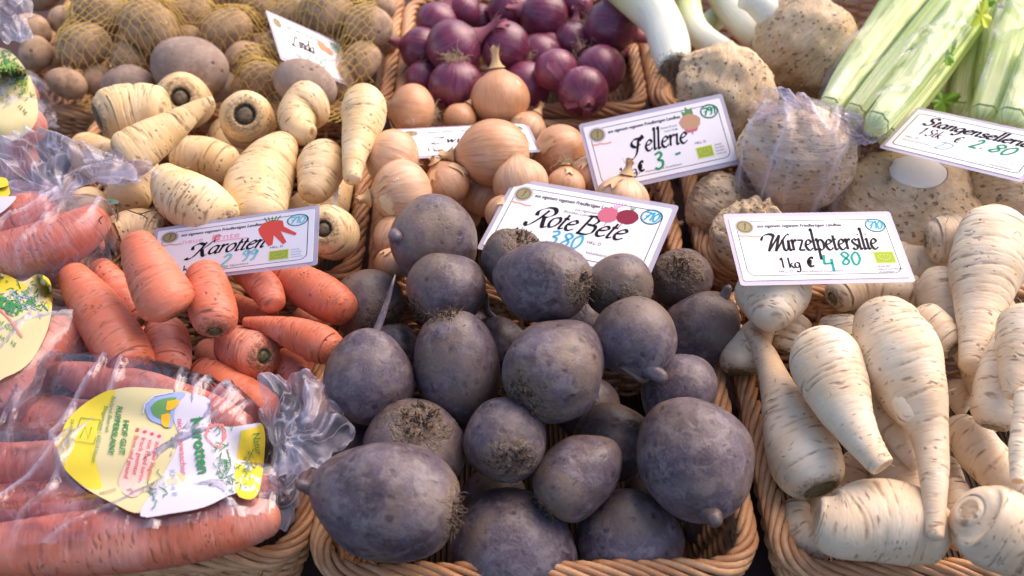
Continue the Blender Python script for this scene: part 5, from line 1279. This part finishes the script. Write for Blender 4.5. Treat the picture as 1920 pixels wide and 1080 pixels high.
def crumple(name, cor, n, amp, freq, mat, parent=None, seed=0, puff=.0, gather=(.85, .8), pl=9):
    """the loose end of a bag: film gathered to a point, fanning out in uneven pleats"""
    rng = np.random.default_rng(seed); P = [at(x, y, z/100) for x, y, z in cor]; n = int(n*1.5)
    rho = np.linspace(0, 1, n)**.9; th = np.linspace(0, 2*math.pi, 2*n, endpoint=False); RH, TH = np.meshgrid(rho, th, indexing='ij')
    edge = 1+.10*np.sin(3*TH+seed)+.07*np.sin(7*TH+seed*2)+.05*np.sin(13*TH+seed)
    cx, cy = np.cos(TH), np.sin(TH); sq = 1/np.maximum(np.abs(cx), np.abs(cy)); sq = sq**.55
    U = .5+.5*RH*edge*sq*cx; W_ = .5+.5*RH*edge*sq*cy
    S = (1-U)[..., None]*((1-W_)[..., None]*P[0]+W_[..., None]*P[3])+U[..., None]*((1-W_)[..., None]*P[1]+W_[..., None]*P[2])
    nn = unit(np.cross(P[1]-P[0], P[3]-P[0])); nn = nn if nn[2] > 0 else -nn
    L = np.linalg.norm(P[1]-P[0]); H = np.linalg.norm(P[3]-P[0]); gu, gv = gather; dg = np.hypot(U-gu, W_-gv); ag = np.arctan2(W_-gv, U-gu)
    def tri(x): return np.abs((x % 1)-.5)*4-1
    ple = tri(ag*pl/6.283+.35*np.sin(dg*7+seed)+.2*np.sin(ag*3))*.6+tri(ag*pl*2.3/6.283+.4*np.sin(dg*11))*.25
    h = ple*amp*np.clip(dg*2.2, .15, 1)+ridged(U*L, W_*H, rng, freq, 6)*amp*1.1
    S = S+nn*(h+puff*(1-RH**3))[..., None]
    fold = np.clip((np.abs(ple)-.52)*3, 0, 1)*.55+np.clip((ridged(U*L, W_*H, rng, freq*2.2, 4)-.22)*3, 0, 1)*.7+.5*np.clip((RH-.975)*40, 0, 1)  # pleat crests and outer edge whitened, glints put into the colour
    V = S.reshape(-1, 3); F = grid_faces(n, 2*n)
    return mesh_obj(name, V, F, M[mat], parent, dict(fold=np.clip(fold, 0, 1).ravel()), True, V.mean(0))
BGP = 'clear plastic bags'
def bag(name, label, cat, loc): e = empty(name, loc); tag(e, label, cat, BGP); return e
b1 = bag('plastic_bag', 'bag of carrots in the front left corner with a large yellow and white label', 'plastic bag', at(300, 900, .06))
drape('b1', 'film', ids_like('bag1'), [(-60,700),(60,690),(120,672),(300,690),(450,742),(540,700),(600,760),(590,860),(548,930),(520,1000),(420,1028),(200,1062),(-60,1090)], .05, .0026, .004, .007, 18, 'plastic', b1, 1, 4, 5, low=.004, creases=22, foldk=.10, lift=.001)
crumple('bag_neck', [(480,705,7.0),(600,690,7.0),(685,845,5.5),(505,905,5.5)], 60, .010, 22, 'plastic_milky', b1, 2, .014, (.15, .75))
crumple('bag_corner', [(505,880,5.5),(565,860,5.0),(560,985,2.5),(490,1000,4.0)], 36, .005, 26, 'plastic_milky', b1, 3, .006, (.2, .2), 6)
b2 = bag('plastic_bag', 'plastic bag of carrots at the left edge with an oval cream label', 'plastic bag', at(50, 620, .09))
drape('b2', 'film', ids_like('bag2'), [(-60,520),(60,505),(140,530),(175,600),(150,660),(60,760),(-60,800)], .08, .0032, .004, .006, 20, 'plastic_soft', b2, 5, 3, 4, low=.03, creases=6, foldk=.15, lift=.0008)
b3 = bag('plastic_bag', 'upper left plastic bag of carrots with a crumpled open end above it', 'plastic bag', at(80, 420, .10))
drape('b3', 'film', ids_like('bag3'), [(-60,370),(60,355),(150,350),(225,380),(215,450),(160,520),(40,560),(-60,560)], .09, .0032, .004, .010, 24, 'plastic_soft', b3, 6, 3, 4, low=.03, creases=14, foldk=.3, lift=.001)
crumple('bag_end', [(-20,265,11.5),(105,232,13),(292,338,11),(-20,395,10.5)], 72, .012, 15, 'plastic_milky', b3, 7, .012, (.45, .95), 11)
crumple('bag_flap', [(150,300,12.0),(250,272,11.5),(312,338,10.5),(190,350,10.8)], 40, .006, 16, 'plastic_milky', b3, 8, .004, (.1, .9), 5)
b4 = bag('plastic_bag', 'plastic bag with a green printed label at the top left edge', 'plastic bag', at(30, 180, .10))
drape('b4', 'film', ids_like('bag4'), [(-60,85),(50,75),(80,120),(98,200),(90,300),(-60,330)], .09, .0036, .006, .008, 20, 'plastic_soft', b4, 9, 3, 4, low=.04, creases=6, foldk=.15, lift=.0008)
crumple('bag_top', [(-20,-30,16),(55,-40,16),(66,70,13.5),(-20,85,13)], 44, .010, 16, 'plastic_milky', b4, 10, .012, (.7, 1.0), 6)

# labels printed on the bag film
def on_sheet(id_, px, py, off):
    d = ray(px, py); dn = unit(d); h = SHEET[id_].ray_cast(Vector(CAM), Vector(dn))
    if h[0] is None: return None
    return np.array(h[0])-dn*off
def wrap(id_, V2, off, zfb):
    out = []
    last = None
    for x, y in V2:
        p = on_sheet(id_, x, y, off)
        if p is None: p = at(x, y, zfb) - unit(ray(x, y))*off
        out.append(p)
    return np.array(out)
class Label:
    def __init__(s, id_, parent, zfb): s.id = id_; s.p = parent; s.z = zfb; s.acc = {}; s.k = 0; s.depths = None
    def patch(s, outline, mat, part, layer, rings=10):
        s.k += 1; part = part; key_ = s.k; O = catmull(list(outline)+[outline[0]], 60)[:-1]; c = O.mean(0); V = [c]; 
        for r_ in range(1, rings+1): V += list(c+(O-c)*r_/rings)
        n = len(O); F = [(0, 1+i, 1+(i+1) % n) for i in range(n)]
        for r_ in range(rings-1): F += [(1+r_*n+i, 1+(r_+1)*n+i, 1+(r_+1)*n+(i+1) % n, 1+r_*n+(i+1) % n) for i in range(n)]
        s.add(part, mat, layer, (np.array(V), F), key_)
    def add(s, part, mat, layer, VF, uid=0):
        V2, F = VF
        if len(V2) == 0: return
        s.k += 1; V = wrap(s.id, V2, 0.0062+.0003*layer+s.k*4e-6, s.z); s.acc.setdefault((part, mat, uid), MB()).add(V, F)
    def txt(s, part, mat, layer, t, x, y, size, ang, width=1.0, bold=False):
        V, F = text2d(t, 0, 0, size, 0, width); a = R(ang); V = V.copy(); X = x+V[:, 0]*math.cos(a)+V[:, 1]*math.sin(a); Y = y+V[:, 0]*math.sin(a)-V[:, 1]*math.cos(a)
        s.add(part, mat, layer, (np.column_stack([X, Y]), F))
        if bold: s.add(part, mat, layer+.3, (np.column_stack([X+size*.05, Y+size*.03]), F)); s.add(part, mat, layer+.5, (np.column_stack([X-size*.03, Y+size*.05]), F))
    def done(s):
        for (part, mat, _), mb in s.acc.items(): mb.build(part, M[mat], s.p, True)
sheet_smooth = {}
lb = Label('b1', b1, .09)
lb.patch([(106,838),(128,786),(175,746),(232,727),(290,728),(345,733),(360,742),(345,765),(360,800),(350,880),(330,940),(262,962),(215,945),(160,915),(122,880)], 'lab_cream', 'label', 0)
lb.patch([(106,838),(128,786),(175,746),(215,733),(190,790),(178,850),(190,915),(160,912),(122,880)], 'lab_yellow', 'label', 1, 6)
lb.patch([(335,735),(392,748),(390,790),(430,800),(470,795),(492,796),(497,835),(490,880),(483,925),(440,925),(385,950),(325,962),(262,966),(300,900),(335,830),(325,780)], 'lab_white', 'label', 2)
lb.patch([(452,808),(478,802),(492,796),(497,835),(484,925),(450,932),(440,900),(446,850)], 'lab_yellow', 'label', 3, 6)
lb.patch([(268,800),(300,812),(305,830),(282,880),(262,925),(240,930),(222,905),(245,850)], 'lab_rose', 'label', 3.5, 5)
for i in range(4):
    x = 258+i*13.5; lb.add('bullet_points', 'lab_red', 5, disc2d(x, 805+i*4.2, 4, 3, 10))
    for j, w_ in enumerate(('Bunt und gesund', 'frisch geerntet', 'von Hand sortiert', 'aus der Region')[i:i+1]): lb.txt('bullet_text', 'lab_red', 5, w_, x-6, 815+i*4, 13, 104, .95)
lb.txt('farm_name', 'lab_green', 5, 'HOF GUT', 232, 786, 15, 98, 1.0, True)
lb.txt('farm_name', 'lab_green', 5, 'RUPPERSLAINY', 220, 760, 15, 101, .92, True)
lb.txt('farm_text', 'lab_green', 5, 'Bioland-Betrieb', 210, 742, 11, 101); lb.txt('farm_text', 'lab_green', 5, 'Biogemuese | 65510 Idstein', 196, 760, 11, 103, .9); lb.txt('farm_text', 'lab_green', 5, 'DE-OEKO-007', 134, 785, 8, 103)
b_ = [(152, 783), (188, 787), (176, 832), (136, 826), (152, 783)]; lb.add('stamp_frame', 'lab_green', 5, line2d(b_, 1.5)); lb.add('stamp_frame', 'lab_green', 5, line2d([(150, 820), (160, 800), (165, 822), (172, 800)], 1.6))
lb.patch([(270,760),(290,742),(330,735),(348,738),(330,760),(322,800),(300,795),(280,785)], 'lab_blue', 'crest', 4, 5)
lb.patch([(282,764),(297,750),(330,745),(322,760),(315,790),(300,785),(288,778)], 'picgreen', 'crest', 5, 4)
lb.patch([(314,752),(336,750),(326,766),(312,768)], 'lab_orange', 'crest', 6, 3); lb.patch([(302,778),(318,776),(316,800),(304,796)], 'lab_orange', 'crest', 6, 3)
lb.add('crest', 'lab_white', 6.5, line2d([(268,775),(272,757),(290,742),(325,735)], 2.5))
lb.txt('origin_text', 'lab_red', 5, 'nicht gewaschen', 332, 785, 17, 86, .95); lb.txt('class_text', 'lab_blue', 5, 'Klasse II', 318, 880, 15, 84)
lb.txt('karotten_title', 'lab_green', 6, 'Karotten', 357, 783, 33, 82, .88, True)
rg = np.random.default_rng(4)
for i in range(9):
    a = rg.uniform(0, 6.28); lb.add('carrot_drawing', 'salmon', 6, line2d([(405+18*math.cos(a+t)*rg.uniform(.7, 1.2), 815+22*math.sin(a+t)*rg.uniform(.7, 1.2)) for t in np.linspace(0, 2.2, 6)], 2.0))
for i in range(46):
    x, y = 420+rg.normal()*9, 870+rg.normal()*24; lb.add('leaf_drawing', 'lab_green', 6, line2d([(x, y), (x+rg.normal()*4, y+rg.normal()*5), (x+rg.normal()*7, y+rg.normal()*8)], 1.6))
    if i < 30: x, y = 464+rg.normal()*5, 880+rg.normal()*18; lb.add('leaf_drawing', 'picgreen', 6, line2d([(x, y), (x+rg.normal()*3, y+rg.normal()*4), (x+rg.normal()*5, y+rg.normal()*6)], 1.5))
lb.txt('brand_script', 'lab_green', 6.2, 'Natur', 474, 812, 19, 82, .9)
for j, (x, y) in enumerate(((296, 880), (280, 900))): lb.add('signature', 'lab_green', 5, line2d([(x+rg.normal()*5+t*.35, y+t*1.1+rg.normal()*1) for t in range(0, 50, 4)], 2.0))
lb.done()
lb = Label('b2', b2, .10)
lb.patch([(-40,520),(0,512),(40,528),(70,514),(92,525),(98,560),(94,600),(80,640),(55,680),(15,705),(-40,712)], 'lab_cream', 'label', 0)
lb.patch([(-40,520),(0,512),(40,530),(50,545),(20,545),(-40,552)], 'lab_yellow', 'label', 1, 5); lb.patch([(62,518),(75,514),(93,526),(99,560),(92,580),(82,550)], 'lab_yellow', 'label', 1, 5)
for i in range(110):
    x, y = 45+rg.normal()*22, 562+rg.normal()*13; lb.add('leaf_drawing', ('picgreen', 'lab_green', 'lab_blue')[i % 3], 3, line2d([(x, y), (x+rg.normal()*4, y+rg.normal()*4), (x+rg.normal()*6, y+rg.normal()*6)], 1.8))
lb.txt('title', 'lab_green', 4, 'rotten', -42, 556, 40, 24, .8, True); lb.add('stripe', 'salmon', 3, line2d([(-30,578),(0,580),(20,600),(42,632)], 3.5)); lb.txt('small_text', 'lab_green', 3, 'Hof Gut', -15, 600, 14, 30); lb.txt('small_text', 'lab_green', 3, 'Gewicht 1 kg', -30, 622, 12, 24)
lb.done()
lb = Label('b4', b4, .12)
lb.patch([(-40,88),(10,92),(45,125),(66,170),(70,220),(50,250),(10,268),(-40,262)], 'lab_cream', 'label', 0)
for i in range(170):
    t = rg.uniform(0, 1); x, y = 4+t*45+rg.normal()*7, 112+t*52+rg.normal()*12; lb.add('leaf_drawing', ('picgreen', 'leafgreen', 'lab_green')[i % 3], 3, line2d([(x, y), (x+rg.normal()*3, y+rg.normal()*3), (x+rg.normal()*5, y+rg.normal()*5)], 1.8))
lb.txt('small_text', 'ink', 3, '12 kg', 32, 200, 10, 40); lb.done()
lb = Label('b3', b3, .12); lb.patch([(-40,335),(8,333),(16,350),(14,368),(-40,378)], 'lab_yellow', 'label', 0, 4); lb.patch([(-40,372),(16,368),(30,372),(0,400),(-40,410)], 'lab_white', 'label', 1, 4); lb.done()

# bag over one celeriac and over the celery
b5 = bag('plastic_bag', 'clear bag wrapped round a celeriac, its loose end gathered at the top', 'plastic bag', at(1490, 300, .08))
drape('b5', 'film', ['z_bag'], [(1382,300),(1400,240),(1450,205),(1540,205),(1600,250),(1608,320),(1570,380),(1500,400),(1420,380),(1385,345)], .08, .003, .003, .007, 18, 'plastic_soft', b5, 11, 2, 3, low=.0, creases=16, foldk=.5)
crumple('bag_end', [(1400,195,12),(1460,152,13),(1560,225,12),(1440,235,11)], 50, .007, 20, 'plastic_milky', b5, 12, .006)
crumple('bag_tail', [(1540,190,12),(1660,235,11.5),(1640,275,10.5),(1530,260,11)], 50, .006, 20, 'plastic_milky', b5, 13, .004)
b6 = bag('plastic_bag', 'long clear bag round the large diagonal celery bunch', 'plastic bag', at(1650, 120, .12))
drape('b6', 'film', ['cs1', 'cs2', 'cs3', 'cs4', 'cs9', 'cs10'], [(1510,225),(1560,120),(1640,0),(1680,-60),(1860,-60),(1840,20),(1800,120),(1740,190),(1650,280),(1560,270)], .11, .0034, .004, .008, 12, 'plastic_clear', b6, 14, 3, 4, low=.055, creases=30, cdir=52, foldk=.35)
b7 = bag('plastic_bag', 'milky clear bag round the celery at the very top right', 'plastic bag', at(1880, 120, .12))
drape('b7', 'film', ['cs5', 'cs6', 'cs7', 'cs8', 'cs11'], [(1790,240),(1800,120),(1830,0),(1840,-60),(1990,-60),(1990,260),(1860,260)], .11, .0034, .006, .010, 14, 'plastic_clear', b7, 15, 3, 4, low=.055, creases=26, cdir=70, foldk=.6)
0 and crumple('bag_fold', [(1800,60,14),(1850,20,15),(1880,180,13),(1800,215,12)], 46, .008, 16, 'plastic_soft', b7, 16, .01)

def leaf(head, px, py, z, size, ang, mat, seed):
    rng = np.random.default_rng(seed); c = at(px, py, z/100); sc = size*dep(c)/F_PX; n = 66; V = [c]
    ax1 = math.cos(R(ang))*RT+math.sin(R(ang))*UP; ax2 = -math.sin(R(ang))*RT+math.cos(R(ang))*UP
    for ring_ in (.35, .7, 1.0):
        for i in range(n):
            t = 2*math.pi*i/n; lob = (.42+.50*abs(math.cos(1.5*t))**1.1+.10*abs(math.sin(11*t)))*(1 if ring_ == 1 else .96)
            r_ = ring_*lob*sc; V.append(c+ax1*r_*math.cos(t)+ax2*r_*.72*math.sin(t)-FW*(.10*sc*math.sin(2*t+1)*ring_+.07*sc*math.cos(t*7)*ring_**2))
    F = [(0, 1+i, 1+(i+1) % n) for i in range(n)]
    for k in range(2): F += [(1+k*n+i, 1+(k+1)*n+i, 1+(k+1)*n+(i+1) % n, 1+k*n+(i+1) % n) for i in range(n)]
    mesh_obj('leaf', V, F, M[mat], HEADS[head], None, True, c)
leaf('cel1', 1738, 108, 13.2, 42, 15, 'leaf', 1); leaf('cel1', 1775, 100, 13.0, 30, 60, 'leaf', 2); leaf('cel1', 1722, 232, 9, 34, 40, 'leaf', 3); leaf('cel1', 1690, 215, 9, 26, 100, 'leaf', 4)
leaf('cel3', 1840, 28, 14, 34, 80, 'leaf_yellow', 5); leaf('cel3', 1836, 8, 14.5, 30, 10, 'leaf', 6); leaf('cel2', 1768, 190, 8.5, 34, 20, 'leaf', 7)

def net(label, ids, poly_px, zref, seed, loc):
    X, Y, Z, Mk = hmap(ids, poly_px, zref, .004, .0012, 2, 4, .01); x = X[:, 0]; y = Y[0]; mb = MB(); rng = np.random.default_rng(seed)
    def zz(a, b):
        fi = np.clip((a-x[0])/.004, 0, len(x)-1.001); fj = np.clip((b-y[0])/.004, 0, len(y)-1.001); i = fi.astype(int); j = fj.astype(int); u, v_ = fi-i, fj-j
        ok = (a > x[0]) & (a < x[-1]) & (b > y[0]) & (b < y[-1]); return Z[i, j]*(1-u)*(1-v_)+Z[i+1, j]*u*(1-v_)+Z[i, j+1]*(1-u)*v_+Z[i+1, j+1]*u*v_, Mk[i, j] & ok
    cx, cy = x.mean(), y.mean(); D = max(np.ptp(x), np.ptp(y))*.75; warp = rng.uniform(0, 6, 4)
    for th in (34, 146):
        dx, dy = math.cos(R(th)), math.sin(R(th))
        for o_ in np.arange(-D, D, .0075):
            t = np.arange(-D, D, .003); zig = .0008*np.sin(t/.0052*math.pi)
            px_ = cx+t*dx-(o_+zig)*dy; py_ = cy+t*dy+(o_+zig)*dx
            px_ = px_+.005*np.sin(py_*28+warp[0])+.003*np.sin(py_*61+warp[1]); py_ = py_+.005*np.sin(px_*25+warp[2])
            z_, m_ = zz(px_, py_); run = []
            for i in range(len(t)+1):
                if i < len(t) and m_[i]: run.append((px_[i], py_[i], z_[i]))
                else:
                    if len(run) > 3: V, F = tube(run, .0006, 3, False); mb.add(V, F)
                    run = []
    o = mb.build('potato_net', M['net'], None, True, loc); tag(o, label, 'net', 'yellow string nets over the potatoes')
net('yellow string net of potatoes at the back left', ids_like('t_net1', 't_net2', 't_net3', 't_net4', 't_net5', 't_net6', 't_net20', 't_net21'), [(95,40),(120,-30),(480,-40),(490,40),(468,98),(400,98),(330,95),(230,92),(215,140),(150,140),(92,110)], .07, 1, at(280, 40, .08))
net('yellow string net of potatoes behind and beside the Linda sign', ids_like('t_net7', 't_net8', 't_net9', 't_net10', 't_net11', 't_net12', 't_net13', 't_net14', 't_net15', 't_net16', 't_net18'), [(420,90),(480,60),(500,-40),(712,-40),(708,30),(700,90),(686,150),(640,165),(560,165),(500,180),(450,180),(415,140)], .06, 2, at(600, 70, .07))

# small odds and ends
mb = MB(); c0 = at(212, 384, .10)
for pts in ([(205,378),(235,392),(262,402)], [(218,385),(221,402),(219,415)], [(262,402),(280,396),(298,390)], [(250,398),(268,404),(276,410)], [(190,420),(186,412),(193,405)]):
    V, F = tube(catmull([at(a, b, .105) for a, b in pts], 8), .0006, 5); mb.add(V, F)
e = empty('herb_sprig', c0); tag(e, 'tiny dark herb sprig with a green leaf beside the upper left bag', 'herb sprig'); mb.build('stem', M['beet_dark'], e)
V = [at(198+14*math.cos(t)+ (2 if t < 3 else 0)+10, 378+5*math.sin(t), .107+.002*math.sin(2*t)) for t in np.linspace(0, 6.28, 14)[:-1]]; mesh_obj('leaf', V, [tuple(range(13))], M['leaf_dark'], e)
P = [at(636,300,.05), at(642,302,.05), at(630,392,.055), at(624,390,.055)]; dn = np.array([0, .0012, 0]); V = np.array(P+[p+dn for p in P])
tag(mesh_obj('card_edge', V, [(0,1,2,3),(7,6,5,4),(0,4,5,1),(1,5,6,2),(2,6,7,3),(3,7,4,0)], M['card'], None, None, False), 'narrow pale card seen edge on between two parsnips', 'card')
